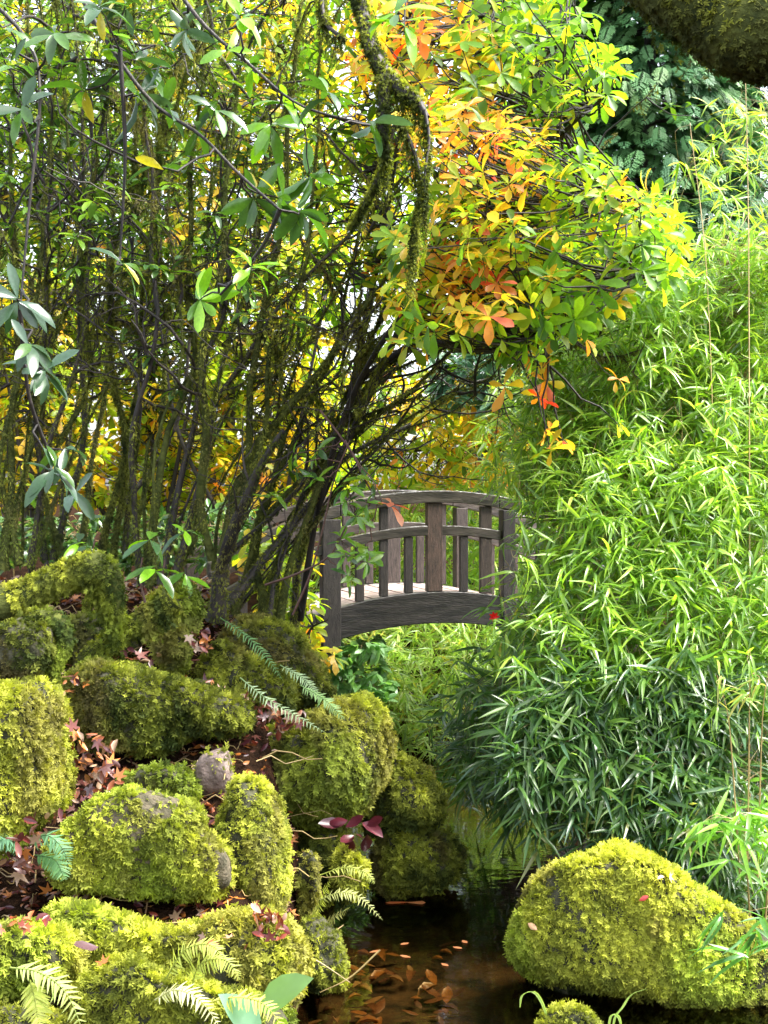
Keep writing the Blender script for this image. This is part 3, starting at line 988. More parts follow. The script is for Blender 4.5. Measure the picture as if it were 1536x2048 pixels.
# big curled leaves
fallen([(195, 1895), (200, 1895), (200, 1898), (195, 1898)], 5.72, 1, 'large shiny dark curled leaf between hummock and moss ledge', None, (.16, .17), [(.09, .05, .055)], shapes=[DEAD[0]], facing=.5)
fallen([(215, 1925), (220, 1925), (220, 1928), (215, 1928)], 5.66, 1, 'small orange maple leaf below the shiny curled leaf', None, (.06, .061), [(.4, .12, .04)], shapes=MAPLE, facing=2)
fallen([(690, 1640), (745, 1640), (735, 1680), (700, 1700)], 8.35, 9, '* big wilted leaf hanging above the pointed moss cushion', 'maroon wilted leaves over the water', (.14, .2), [(.08, .012, .02), (.12, .025, .035), (.05, .01, .015)], shapes=DEAD, facing=1.5)

# floating and sunken leaves
def at_z(x, y, z):
    D = 8.0
    for _ in range(30):
        p = P(x, y, D); D *= (CAMZ - z) / max(CAMZ - p[2], .05)
    return P(x, y, D)


def water_leaf(x, y, z, s, col, label, group=None, sh=None, rot=None, name='floating_leaf'):
    p = at_z(x, y, z)
    a = Acc(); vv_, ff_ = (sh or DEAD[0])
    vv_ = vv_ * A(1, 1, .15 if z > 0 else 1)
    vv_[:, 2] -= vv_[:, 2].min()
    a.add(vv_, ff_, col)
    o_ = obj(name, a, M_DEAD, None, origin=(0, 0, 0))
    o_.location = p.tolist(); o_.scale = (s, s, s); o_.rotation_euler = (0, 0, rot if rot is not None else random.uniform(0, 6.28))
    tag(o_, label, 'leaf', group)


water_leaf(770, 1806, .004, .19, (.75, .2, .05), 'forked orange leaf floating below the low waterline rock', rot=-1.45, sh=leaf_shape(.16, [(.1, .9), (.35, .8), (.8, .25)], .1, .02))
water_leaf(810, 1805, .006, .13, (.8, .3, .1), 'rounded orange leaf floating end to end with the forked one', rot=-1.6, sh=leaf_shape(.3, [(.2, .3), (.6, .8), (.85, 1)], .1, .02))
for x, y in [(738, 1905), (822, 1915), (883, 1926), (905, 1893), (818, 1885), (925, 1880)]:
    water_leaf(x, y, .004, .07, (.3, .12, .05), 'small pale orange leaf floating on open dark water', 'leaves floating on open water')
for i in range(70):
    x = RG.uniform(590, 900); y = RG.uniform(1890, 2060)
    water_leaf(x, y, -.125, RG.uniform(.07, .15), np.array([(.28, .12, .03), (.16, .07, .03), (.26, .15, .06), (.10, .05, .03)][RG.integers(0, 4)]) * 1.0, 'orange brown leaf sunken on the stream bed', 'sunken leaves on the stream bed', sh=DEAD[RG.integers(0, 3)], name='sunken_leaf')


# ------------------------------------------------------------------ multi-stem thicket
def stem_path(px, D0, D1, k=16):
    x = [p[0] for p in px]; y = [p[1] for p in px]
    D = np.linspace(D0, D1, len(px))
    s = smooth_path(P(x, y, D), k)
    t = np.linspace(0, 1, k)[:, None]
    s = s + np.stack([noise(s, 2.2, px[0][0] * .1), noise(s, 2.2, px[0][0] * .1 + 9), 0 * s[:, 0]], -1) * .14 * np.minimum(t * 3, 1)
    s = s + np.stack([noise(s, 7, px[0][0] * .1 + 4), noise(s, 7, px[0][0] * .1 + 2), 0 * s[:, 0]], -1) * .018 * np.minimum(t * 4, 1)
    return s


def tube_samples(paths, radii, n):
    """places on the surface of many tubes: n total"""
    N, K, _ = paths.shape
    seg = np.linalg.norm(np.diff(paths, axis=1), axis=2) * (radii[:, :-1] + .012)
    pr = (seg / seg.sum()).ravel()
    k = RG.choice(len(pr), n, p=pr)
    i, j = k // (K - 1), k % (K - 1)
    u = RG.uniform(size=(n, 1))
    c = paths[i, j] * (1 - u) + paths[i, j + 1] * u
    T_ = unit(paths[i, j + 1] - paths[i, j])
    n_ = unit(np.cross(T_, RG.normal(size=(n, 3))))
    return c + n_ * radii[i, j][:, None] * .9, n_


def thicket(label, stems, D, spread=.7, nsec=1, ntw=9, leaves_n=0, mossn=17000, bright=.34, hangn=9000, ymax_twig=1050, twl=(.25, .8)):
    base = P(stems[0][1][0][0], stems[0][1][0][1], D)
    root = thing('rhododendron_shrub', label, 'shrub', base, 'mossy multi-stem shrubs on the bank')
    allp = []; allr = []
    for wpx, px in stems:
        dt = RG.uniform(-spread, spread)
        px = [(p[0] + 60 * (i / (len(px) - 1)) ** 1.3 * (px[0][0] > 150), p[1]) for i, p in enumerate(px)]
        variants = [(px, D, D + dt, wpx)]
        for q in range(nsec):
            off = RG.normal(22, 60); sh = RG.uniform(.5, 1)
            vx = [(p[0] + ((px[0][0] - 200) * .4 + 110) * (i / (len(px) - 1)) ** 1.3 + off * (i / (len(px) - 1)) * 1.6 + RG.normal(0, 10) * (i > 0) + RG.normal(0, 14) * (i == 0), p[1] + (RG.normal(0, 20) if i else RG.normal(0, 8))) for i, p in enumerate(px)]
            variants.append((vx, D + RG.uniform(-.25, .6), D + RG.uniform(-spread, spread) + .4, wpx * RG.uniform(.35, .7)))
        for vx, d0, d1, w_ in variants:
            s = stem_path(vx, d0, d1, 18)
            r = np.linspace(1, .3, 18) * .74 * w_ * D / F / 2
            r[0] *= 1.35; r[1] *= 1.12
            a = Acc(); tubes(a, s, r, 8, rough=.22)
            obj('stem', a, M_BARK if RG.uniform() < .45 else M_MOSSBARK, root)
            allp.append(s); allr.append(r)
    # side twigs, all of one shrub in one mesh
    tp_, tr_ = [], []
    def twigs_from(paths, radii, per, lo, hi, r0, upb):
        out = []
        for s, r in zip(paths, radii):
            K = len(s)
            for _ in range(per):
                j = RG.integers(int(K * .38), K - 1)
                T_ = unit(s[min(j + 1, K - 1)] - s[max(j - 1, 0)])
                d = unit(T_ * .6 + RG.normal(0, .7, 3) + A(0, 0, upb))
                L = RG.uniform(lo, hi)
                k = 8
                pts = [s[j]]
                for q in range(k - 1):
                    d = unit(d + RG.normal(0, .24, 3) + A(0, 0, .04))
                    pts.append(pts[-1] + d * L / (k - 1))
                out.append((np.array(pts), np.linspace(r0, r0 * .35, k) * RG.uniform(.6, 1.5)))
        return out
    t1 = twigs_from(allp, allr, ntw, twl[0], twl[1] * 1.4, .0095, .15)
    t2 = twigs_from([q[0] for q in t1], [q[1] for q in t1], 3, twl[0] * .6, twl[1] * .7, .0045, .1)
    a = Acc()
    P1 = np.array([q[0] for q in t1]); R1 = np.array([q[1] for q in t1])
    P2 = np.array([q[0] for q in t2]); R2 = np.array([q[1] for q in t2])
    tubes(a, P1, R1, 5); tubes(a, P2, R2, 3)
    obj('twigs', a, M_BARK, root, kind='stuff')
    # moss coat
    Ps = np.array(allp); Rs = np.array(allr)
    c, n_ = tube_samples(Ps, Rs, mossn)
    kp = noise(c, 3, 2) > -.75
    a1 = Acc()
    def mossy(c, n_, size, hang, br):
        down = A(0, 0, -1) - n_ * (-n_[:, 2:3])
        d = n_ * .6 + down * hang + RG.normal(0, .4, c.shape)
        B = frames(d, n_ + RG.normal(0, .3, c.shape))
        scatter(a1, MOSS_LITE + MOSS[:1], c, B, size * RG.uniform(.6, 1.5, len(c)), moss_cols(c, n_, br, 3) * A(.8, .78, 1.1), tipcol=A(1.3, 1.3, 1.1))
    mossy(c[kp], n_[kp], .021, .8, bright)
    c, n_ = tube_samples(P1, R1, hangn)
    kp = noise(c, 2.5, 7) > -.2
    kp &= c[:, 2] > 3.0
    mossy(c[kp], n_[kp], .026, 1.1, bright + .12)
    # beards of moss: short hanging chains
    c, n_ = tube_samples(P1, R1, hangn // 3)
    kp = (noise(c, 2.5, 7) > 0) & (c[:, 2] > 3.4)
    c, n_ = c[kp], n_[kp]
    for q in range(8):
        c = c + A(0, 0, -.02) + RG.normal(0, .006, c.shape)
        mossy(c, n_, .027 * (1 - q * .08), 2.5, bright + .1)
        c = c[RG.uniform(size=len(c)) < .82]; n_ = n_[:len(c)]
    obj('moss', a1, M_MOSS, root, kind='stuff')
    return root, P1, P2, Ps


TH = []
TH.append(thicket('mossy stems rising nearly straight at the picture edge above the arched root', [
    (24, [(5, 1140), (25, 900), (30, 600), (25, 300), (60, -60)]),
    (18, [(40, 1130), (-10, 900), (-50, 650), (-40, 300)]),
    (16, [(60, 1130), (110, 850), (150, 600), (170, 300), (150, -60)]),
    (15, [(-30, 1130), (20, 800), (80, 520), (100, 260), (60, -60)])], 9.6))
TH.append(thicket('dark forked stems standing on the brown leaf litter', [
    (18, [(105, 1120), (155, 900), (160, 640), (190, 420), (240, 100), (250, -60)]),
    (17, [(125, 1120), (90, 960), (150, 760), (130, 500), (120, 200), (150, -60)]),
    (16, [(90, 1120), (70, 850), (95, 600), (60, 350), (10, 120)])], 9.9))
TH.append(thicket('slender upright stems behind the arched root', [
    (17, [(200, 1130), (215, 900), (180, 650), (195, 350), (215, -60)]),
    (15, [(225, 1120), (232, 850), (250, 550), (300, 250), (330, -60)]),
    (14, [(250, 1110), (262, 800), (240, 520), (265, 300), (205, 40)])], 10.2, nsec=0))
TH.append(thicket('moss thick stems fanning out above the shaggy stump', [
    (22, [(300, 1170), (318, 900), (348, 680), (335, 420), (360, 100), (380, -60)]),
    (20, [(320, 1170), (365, 900), (410, 650), (425, 400), (475, 100), (500, -60)]),
    (19, [(345, 1170), (395, 930), (465, 740), (560, 570), (690, 400), (735, 260)]),
    (18, [(285, 1170), (280, 900), (300, 650), (260, 400), (250, 150)])], 9.5))
TH.append(thicket('thick dark trunk forking low beside the mossy mound', [
    (50, [(432, 1240), (425, 1150), (442, 1070), (470, 960), (520, 860)]),
    (30, [(445, 1110), (480, 950), (550, 800), (620, 680), (710, 540)]),
    (26, [(425, 1120), (395, 1010), (400, 860), (385, 650), (420, 400), (440, 150)]),
    (22, [(450, 1100), (500, 880), (525, 650), (535, 400), (525, 100), (560, -60)])], 9.55, ntw=6))
TH.append(thicket('leaning stems sweeping out beside the bridge railing', [
    (22, [(545, 1240), (515, 1090), (560, 910), (600, 760), (690, 600), (790, 520)]),
    (19, [(560, 1240), (590, 1050), (640, 880), (690, 780), (780, 700), (890, 640)]),
    (18, [(530, 1240), (500, 1080), (540, 880), (620, 700), (640, 500), (700, 300)]),
    (16, [(470, 1230), (520, 1060), (600, 900), (680, 780), (720, 600)])], 10.1, ntw=6, nsec=2))
TH.append(thicket('pale mossy stem in front of the near bridge post', [
    (20, [(588, 1260), (596, 1130), (612, 1000), (632, 900), (690, 840), (780, 790)]),
    (14, [(596, 1130), (625, 1020), (650, 900), (640, 780), (690, 640)])], 10.6, nsec=0, ntw=6, mossn=5000))
TH.append(thicket('thin stems filling the gap behind the forked stems', [
    (15, [(160, 1110), (180, 850), (210, 600), (200, 300), (190, 0)]),
    (15, [(380, 1110), (420, 850), (450, 600), (480, 300), (590, -40)]),
    (13, [(260, 1110), (300, 850), (330, 600), (400, 300), (430, -40)]),
    (13, [(20, 1110), (60, 850), (60, 600), (120, 300), (130, 0)])], 11.3, nsec=0, ntw=10))

# shade canopy leaves of the thicket ------------------------------------------------
GREEN = [(.05, .11, .015), (.07, .15, .016), (.10, .20, .018), (.04, .09, .02), (.05, .12, .03), (.15, .26, .02)]
for i, (root, P1, P2, Ps) in enumerate(TH):
    tips = np.vstack([P1[:, -1], P2[:, -1]])
    tx, ty, tf = proj(tips)
    ax = unit(np.vstack([P1[:, -1] - P1[:, -2], P2[:, -1] - P2[:, -2]]) + A(0, 0, .4))
    up = (ty < 560) & (RG.uniform(size=len(tips)) < .6) | (RG.uniform(size=len(tips)) < .045)
    if up.sum() < 2: continue
    c, B, sc, wi = whorls(tips[up], ax[up], 4, 7, .13)
    leaves(root, RHODO, c, B, sc, GREEN, RG.integers(0, len(GREEN), len(c)), M_GLOSSY, n_ind=120)


# ------------------------------------------------------------------ generic whorled plants
def pick_colors(pos, fn):
    return fn(pos)


def canopy(root_label, name, cat, base, skel_px, regions, pal, colfn, shapes, mat, L, nl, tw=(.008, .003), limb=(.03, .012),
           bark=None, tilt=(55, 100), group=None, n_ind=300, up=.15, axup=.5, axout=.6):
    """regions: list of (poly, D0, D1, n whorls)"""
    root = thing(name, root_label, cat, base, group)
    sk = []
    for px, Ds in skel_px:
        s = smooth_path(P([p[0] for p in px], [p[1] for p in px], np.linspace(Ds[0], Ds[1], len(px))), 22)
        sk.append(s)
        a = Acc(); tubes(a, s, np.linspace(limb[0], limb[1], 22), 7, rough=.2)
        obj('branch', a, bark or M_BARK, root)
    T_ = []
    for poly, D0, D1, n in regions:
        q = poly_pts(poly, n)
        T_.append(P(q[:, 0], q[:, 1], RG.uniform(D0, D1, n)))
    T_ = np.vstack(T_)
    a = Acc()
    endd, _, _ = connect(a, T_, sk, tw[0], tw[1], (.5, .5, .5))
    obj('twigs', a, bark or M_BARK, root, kind='stuff')
    ax = unit(endd * axout + A(0, 0, axup) + RG.normal(0, .3, endd.shape))
    c, B, sc, wi = whorls(T_, ax, nl[0], nl[1], L, tilt, up)
    pi = colfn(c, wi)
    leaves(root, shapes, c, B, sc, pal, pi, mat, n_ind)
    return root, sk


# autumn azalea: 0-3 green, 4-6 yellow green, 7-9 yellow, 10-12 orange, 13-15 red
AUT = [(.10, .24, .02), (.15, .32, .02), (.20, .38, .02), (.07, .17, .02),
       (.24, .38, .02), (.32, .42, .03), (.40, .46, .03),
       (.62, .50, .04), (.72, .52, .05), (.55, .36, .03),
       (.72, .28, .03), (.78, .36, .10), (.60, .20, .04),
       (.78, .09, .03), (.60, .05, .04), (.80, .18, .10)]


def aut_fn(weights_fn, spread=.55, lj=.35):
    def fn(c, wi):
        x, y, f = proj(c)
        cen_x = np.zeros(wi.max() + 1); cen_y = cen_x.copy(); cnt = cen_x.copy()
        np.add.at(cen_x, wi, x); np.add.at(cen_y, wi, y); np.add.at(cnt, wi, 1)
        cen_x /= np.maximum(cnt, 1); cen_y /= np.maximum(cnt, 1)
        h = weights_fn(cen_x, cen_y) + RG.normal(0, spread, len(cnt))
        hl = h[wi] + RG.normal(0, lj, len(wi))
        b = np.clip(np.round(hl), 0, 4).astype(int)       # 0 green,1 ygreen,2 yellow,3 orange,4 red
        lo = np.array([0, 4, 7, 10, 13])[b]; n = np.array([4, 3, 3, 3, 3])[b]
        return lo + (RG.uniform(size=len(b)) * n).astype(int)
    return fn


def w_big(x, y):
    p = np.stack([x / 140, y / 140, 0 * x], -1)
    h = .05 + .65 * noise(p, 1.0, 5)
    red = np.exp(-(((x - 930) / 120) ** 2 + ((y - 270) / 110) ** 2)) * 2.3
    red += np.exp(-(((x - 860) / 90) ** 2 + ((y - 60) / 90) ** 2)) * 2.4
    red += np.exp(-(((x - 1230) / 60) ** 2 + ((y - 410) / 40) ** 2)) * 2.0
    red += np.exp(-(((x - 900) / 130) ** 2 + ((y - 560) / 90) ** 2)) * 1.9
    red += np.exp(-(((x - 720) / 80) ** 2 + ((y - 130) / 130) ** 2)) * 1.6
    red += np.exp(-(((x - 1040) / 60) ** 2 + ((y - 380) / 60) ** 2)) * 1.3
    red = red + 2.0 * sstep((y - 705) / 30)
    return h + red - .5 * sstep((x - 1050) / 150)


canopy('autumn azalea tree with leaf whorls turning from green through yellow to orange and red', 'azalea_tree', 'tree',
       P(620, 1240, 10.6),
       [([(600, 1240), (640, 1000), (720, 760), (860, 560), (1000, 440), (1150, 380), (1290, 420)], (10.6, 8.2)),
        ([(640, 1000), (780, 700), (900, 420), (980, 240), (1080, 120), (1170, 60)], (10.3, 9.0)),
        ([(700, 800), (760, 500), (800, 260), (840, 60), (860, -60)], (10.2, 9.4)),
        ([(720, 760), (900, 640), (1040, 600), (1180, 560), (1300, 540)], (10.2, 8.2)),
        ([(800, 520), (900, 300), (960, 100), (1000, -60)], (9.8, 9.0)),
        ([(900, 560), (1000, 500), (1100, 300), (1200, 200)], (9.6, 8.7)),
        ([(820, 650), (930, 700), (1040, 690), (1120, 650)], (9.6, 8.6))],
       [([(700, -60), (1150, -60), (1180, 60), (1250, 140), (1190, 230), (1080, 240), (960, 180), (840, 200), (700, 160)], 8.2, 10.6, 380),
        ([(820, 200), (960, 190), (1080, 270), (1180, 290), (1230, 350), (1330, 400), (1370, 470), (1345, 570), (1200, 600), (1000, 560), (840, 500)], 7.7, 9.9, 520),
        ([(780, 450), (1000, 500), (1180, 560), (1270, 590), (1150, 690), (1060, 720), (960, 680), (780, 690)], 7.8, 10.2, 300),
        ([(600, -60), (760, -60), (830, 300), (800, 600), (640, 640)], 9.8, 11.6, 190),
        ([(960, 760), (1100, 720), (1240, 730), (1250, 880), (1100, 920), (980, 900)], 8.7, 9.4, 9),
        ],
       AUT, aut_fn(w_big, .7, .7), AZAL, M_AZAL, .135, (5, 8), limb=(.028, .008), n_ind=300)


def w_low(x, y):
    p = np.stack([x / 90, y / 90, 0 * x], -1)
    return 1.55 + .7 * noise(p, 1.0, 8) + .7 * sstep((x - 780) / 200)


canopy('loose azalea shrub with yellow and orange leaves arching above the bridge rail', 'azalea_shrub', 'shrub',
       P(520, 1150, 16.2),
       [([(520, 1150), (600, 900), (760, 830), (900, 810), (1060, 830)], (16.2, 15.6)),
        ([(480, 1150), (560, 900), (640, 760), (800, 700), (980, 740)], (16.2, 15.8)),
        ([(560, 1100), (700, 930), (840, 900), (1000, 900), (1080, 860)], (16.2, 15.4))],
       [([(600, 760), (850, 720), (1050, 800), (1090, 860), (1000, 960), (800, 985), (600, 980)], 14.9, 16.8, 330),
        ([(800, 790), (1060, 800), (1180, 820), (1150, 900), (900, 900)], 14.8, 16, 90)],
       AUT, aut_fn(w_low, .5), AZAL, M_AZAL, .17, (5, 8), n_ind=260)


def w_yel(x, y):
    p = np.stack([x / 120, y / 120, 0 * x], -1)
    return 1.15 + .5 * noise(p, 1.0, 11)


YB = [('bright yellow azalea shrub glowing behind the straight stems at the picture edge', [(-60, 560), (190, 540), (210, 1000), (-60, 1020)], 90, 300, 13.4),
      ('bright yellow azalea shrub glowing behind the fanning stems', [(180, 520), (430, 520), (450, 1020), (190, 1040)], 190, 330, 14.2),
      ('bright yellow azalea shrub glowing behind the leaning stems', [(400, 500), (680, 480), (700, 1000), (420, 1020)], 420, 560, 13.6)]
for lab, poly, xa, xb, D in YB:
    xm = (poly[0][0] + poly[1][0]) / 2
    canopy(lab, 'azalea_shrub', 'shrub', P(xm, 1150, D),
           [([(xm, 1180), (xa - 50, 900), (xa - 100, 650)], (D, D)), ([(xm, 1180), (xm, 850), (xm + 10, 560)], (D, D + .5)), ([(xm, 1180), (xb + 30, 900), (xb + 90, 600)], (D, D - .3))],
           [(poly, D - .2, D + 1.8, 480)], AUT, aut_fn(w_yel, .4), AZAL, M_AZAL, .17, (5, 8), n_ind=120, group='yellow shrubs behind the thicket')
# higher background, thinner and greener
for lab, poly, D, h0, n in [
        ('pale green and yellow tree crown high behind the thicket at the picture edge', [(-80, -60), (300, -60), (320, 560), (-80, 560)], 15.5, .7, 800),
        ('pale yellow and orange tree crown high behind the fanning stems', [(260, -60), (640, -60), (700, 540), (280, 560)], 15.0, 1.2, 800)]:
    xm = (poly[0][0] + poly[1][0]) / 2
    canopy(lab, 'maple_tree', 'tree', P(xm, 1150, D),
           [([(xm, 1180), (xm - 60, 700), (xm - 120, 200), (xm - 100, -60)], (D, D)), ([(xm, 900), (xm + 60, 500), (xm + 120, 0)], (D, D)), ([(xm, 800), (xm - 10, 400), (xm + 10, 0)], (D, D + 1))],
           [(poly, D - 1, D + 1.5, n)], AUT, aut_fn(lambda x, y, h0=h0: h0 + 0 * x, .5), AZAL, M_AZAL, .17, (5, 8), limb=(.07, .02), n_ind=60, group='tree crowns behind the thicket')

# leafy shrub beside the near bridge post
canopy('bright green shrub with some yellow leaves at the foot of the near bridge post', 'azalea_shrub', 'shrub',
       P(590, 1330, 11.2),
       [([(590, 1320), (560, 1200), (520, 1120)], (11.2, 11)), ([(590, 1320), (600, 1200), (590, 1090)], (11.2, 11.2)), ([(590, 1330), (620, 1260), (655, 1240)], (11.1, 10.9))],
       [([(480, 1090), (560, 1060), (625, 1120), (640, 1250), (690, 1310), (640, 1330), (560, 1260), (500, 1180)], 10.7, 11.5, 70)],
       AUT, aut_fn(lambda x, y: .9 + .9 * sstep((y - 1240) / 60), .35), AZAL, M_AZAL, .14, (5, 8), limb=(.012, .006), tw=(.006, .003), n_ind=300)

# twigs with whorls hanging in front of the bridge
canopy('red barked twig with green leaf whorls hanging in front of the bridge railing', 'rhododendron_branch', 'branch',
       P(585, 1230, 9.0),
       [([(585, 1230), (620, 1150), (645, 1060), (668, 960), (700, 880)], (9.0, 8.9)),
        ([(530, 1170), (600, 1145), (660, 1110), (700, 1040), (740, 1010)], (9.0, 8.8)),
        ([(640, 820), (700, 900), (730, 960), (760, 1010)], (9.0, 8.8))],
       [([(700, 930), (745, 950), (760, 1010), (720, 1050), (690, 1000)], 8.6, 8.9, 7), ([(640, 1080), (740, 1070), (745, 1130), (700, 1170)], 8.7, 8.9, 6),
        ([(580, 900), (640, 900), (660, 960), (600, 960)], 8.8, 9, 4)],
       GREEN[2:] + [(.12, .26, .02)] * 4, lambda c, w: RG.integers(0, 8, len(c)), RHODO, M_GLOSSY, .12, (5, 7), limb=(.008, .004), tw=(.004, .0025), bark=M_BARK2, n_ind=300)
canopy('coral red leaf whorl hanging before the bridge top rail', 'azalea_branch', 'branch',
       P(700, 900, 8.8),
       [([(690, 880), (720, 930), (745, 960), (765, 1005)], (8.8, 8.7))],
       [([(765, 1005), (790, 1008), (795, 1022), (770, 1020)], 8.65, 8.7, 1)],
       [(.72, .22, .14), (.62, .12, .08), (.75, .32, .2)], lambda c, w: RG.integers(0, 3, len(c)), AZAL, M_AZAL, .15, (5, 6), limb=(.005, .003), tw=(.003, .002), bark=M_BARK2)

# ------------------------------------------------------------------ foreground rhododendron
FG = [(110, 70, 0), (250, 15, 2), (68, 150, 1), (45, 215, 0), (275, 190, 1), (395, 262, 1), (330, 215, 0), (455, 100, 3), (505, 140, 3), (565, 205, 3), (375, 60, 2),
      (480, 30, 3), (560, 395, 0), (600, 420, 0), (510, 395, 0), (245, 530, 0), (400, 600, 3), (480, 560, 0), (500, 540, 3), (35, 600, 2), (105, 940, 1), (150, 985, 2),
      (60, 690, 1), (270, 120, 0), (170, 180, 0), (430, 220, 0), (20, 60, 0), (325, 335, 0), (220, 75, 3), (540, 250, 3), (310, 90, 0), (740, 245, 1), (655, 190, 0), (30, 130, 0),
      (200, 20, 0), (620, 350, 0), (90, 740, 2), (130, 900, 1)]
FPAL = [(.045, .11, .015), (.06, .14, .018), (.035, .085, .03), (.07, .17, .02), (.15, .34, .015), (.22, .44, .02), (.045, .09, .045), (.05, .10, .06), (.38, .33, .03)]
rt = thing('rhododendron_shrub', 'overhanging rhododendron with large glossy leaf whorls in front of the mossy stems', 'shrub', P(-100, -200, 6.2), None)
sk = []
for px, Ds in [([(-120, -80), (40, 60), (80, 180), (60, 400), (40, 620)], (6.4, 6.1)), ([(100, -120), (200, 60), (300, 200), (400, 270), (480, 350), (560, 420)], (6.4, 5.9)),
               ([(300, -100), (400, 40), (500, 130), (600, 210), (740, 250)], (6.4, 6.0)), ([(560, 420), (520, 500), (440, 590)], (5.9, 6.1)), ([(40, 620), (60, 800), (120, 950), (150, 990)], (6.1, 6.6)),
               ([(240, 100), (250, 300), (240, 520)], (6.2, 6.3))]:
    s = smooth_path(P([p[0] for p in px], [p[1] for p in px], np.linspace(Ds[0], Ds[1], len(px))), 22)
    sk.append(s); a = Acc(); tubes(a, s, np.linspace(.011, .005, 22), 6, rough=.2); obj('branch', a, M_BARK, rt)
T_ = P([q[0] for q in FG], [q[1] for q in FG], RG.uniform(5.8, 6.5, len(FG)))
kind = np.array([q[2] for q in FG])
a = Acc(); endd, _, _ = connect(a, T_, sk, .006, .004, (.5,) * 3); obj('twigs', a, M_BARK, rt, kind='stuff')
c, B, sc, wi = whorls(T_, unit(endd * .5 + A(.1, -.1, .35) + RG.normal(0, .25, endd.shape)), 4, 9, .16, (30, 110), .3, .8)
ch = {0: [0, 1, 2, 3], 1: [2, 6, 7, 0], 2: [6, 7, 7, 2], 3: [4, 5, 4, 3]}
pi = np.array([ch[kind[k]][RG.integers(0, 4)] if RG.uniform() > .03 else 8 for k in wi])
leaves(rt, RHODO, c, B, sc, FPAL, pi, M_GLOSSY, 300)
# single low whorls growing on the bank
for x, y, D, lab, n in [(285, 1115, 8.2, 'low rhododendron sprout with shiny leaves behind the arched root', 5), (190, 1075, 9.2, 'dim rhododendron sprout among stem bases', 4),
                        (330, 1120, 8.8, 'grey green rhododendron sprout above the squared stump', 5)]:
    r_ = thing('rhododendron_sprout', lab, 'plant', P(x, y + 70, D))
    s = smooth_path(P([x + 5, x - 5, x], [y + 90, y + 40, y], D), 8); a = Acc(); tubes(a, s, np.linspace(.008, .004, 8), 5); obj('stem', a, M_BARK2, r_)
    c, B, sc, wi = whorls(s[-1:] + RG.normal(0, .06, (2, 3)), np.tile(A(.2, -.2, .8), (2, 1)), n, n + 2, .2, (60, 115), .3)
    leaves(r_, RHODO, c, B, sc, FPAL, RG.integers(0, 8, len(c)), M_GLOSSY, 30)


# ------------------------------------------------------------------ hanging mossy branch, big bough
def bough(label, pts, Ds, r, bright, dens, hangr, name='mossy_branch', size=.035, subs=(), mat=None):
    p = P([q[0] for q in pts], [q[1] for q in pts], np.interp(np.linspace(0, 1, len(pts)), np.linspace(0, 1, len(Ds)), Ds))
    path = smooth_path(p, 44)
    rr = np.interp(np.linspace(0, 1, 44), np.linspace(0, 1, len(r)), r)
    root = thing(name, label, 'branch', path[0])
    a = Acc(); tubes(a, path, rr, 14, rough=.25 if rr.max() < .1 else .05); obj('bark', a, mat or M_BARK, root)
    PS, RS = [path], [rr]
    for q, D_, r0 in subs:
        s = smooth_path(P([u[0] for u in q], [u[1] for u in q], D_), 44)
        r2 = np.linspace(r0, r0 * .4, 44)
        a = Acc(); tubes(a, s, r2, 7, rough=.3); obj('side_branch', a, mat or M_BARK, root)
        PS.append(s); RS.append(r2)
    PS, RS = np.array(PS), np.array(RS)
    c, n_ = tube_samples(PS, RS, dens)
    if rr.max() < .1:
        k_ = noise(c, 9, 12) > -.2; c, n_ = c[k_], n_[k_]
    a1 = Acc()
    def mossy(c, n_, sz, hang):
        down = A(0, 0, -1) - n_ * (-n_[:, 2:3])
        B = frames(n_ * .6 + down * hang + RG.normal(0, .4, c.shape), n_ + RG.normal(0, .3, c.shape))
        scatter(a1, MOSS, c, B, sz * RG.uniform(.6, 1.4, len(c)), moss_cols(c, n_, bright + .45 * n_[:, 2], 6, .15), tipcol=A(1.3, 1.3, 1.1))  # top light and underside shade put into the moss colour
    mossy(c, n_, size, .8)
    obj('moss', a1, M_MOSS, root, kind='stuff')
    a1 = Acc()
    c, n_ = tube_samples(PS, RS, hangr)
    c = c[(n_[:, 2] < .3) & (noise(c, 8, 1) > -.1)]; n_ = n_[:len(c)]
    ln = .5 + .5 * noise(c, 7, 4)
    for q in range(13):
        c = c + A(0, 0, -.018) + RG.normal(0, .004, c.shape)
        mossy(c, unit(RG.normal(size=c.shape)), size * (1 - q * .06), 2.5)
        k = RG.uniform(size=len(c)) < (.72 + .25 * ln); c = c[k]; ln = ln[k]
    obj('hanging_moss', a1, M_MOSS, root, kind='stuff')
    return root


bough('dark branch hung with moss dropping through the top of the coloured leaves', [(690, -80), (722, 20), (748, 110), (785, 165), (830, 200), (855, 235)], [7.2, 6.9], [.034, .032, .034, .036, .03, .014], .2, 7000, 2600, size=.024,
      subs=[([(770, 150), (765, 260), (770, 330), (735, 400), (700, 460)], [7, 7, 7.1, 7.2, 7.3], .03), ([(800, 240), (830, 310), (842, 380), (830, 450), (820, 530)], [6.9, 6.9, 6.9, 7, 7], .014),
            ([(850, 220), (858, 280), (850, 350), (850, 430)], [6.9, 6.85, 6.8, 6.8], .01), ([(640, -60), (650, 40), (690, 80)], [7.5, 7.4, 7.3], .02)])
bough('thick near bough crossing the top corner with bright moss on its upper side', [(1190, -150), (1330, -40), (1440, 30), (1560, 68), (2100, 110), (3200, 60), (4600, -200)], [4.2, 3.9], [.07, .11, .13, .14, .15, .16, .17], .2, 42000, 500, mat=M_MOSSBARK, size=.028, name='mossy_bough')
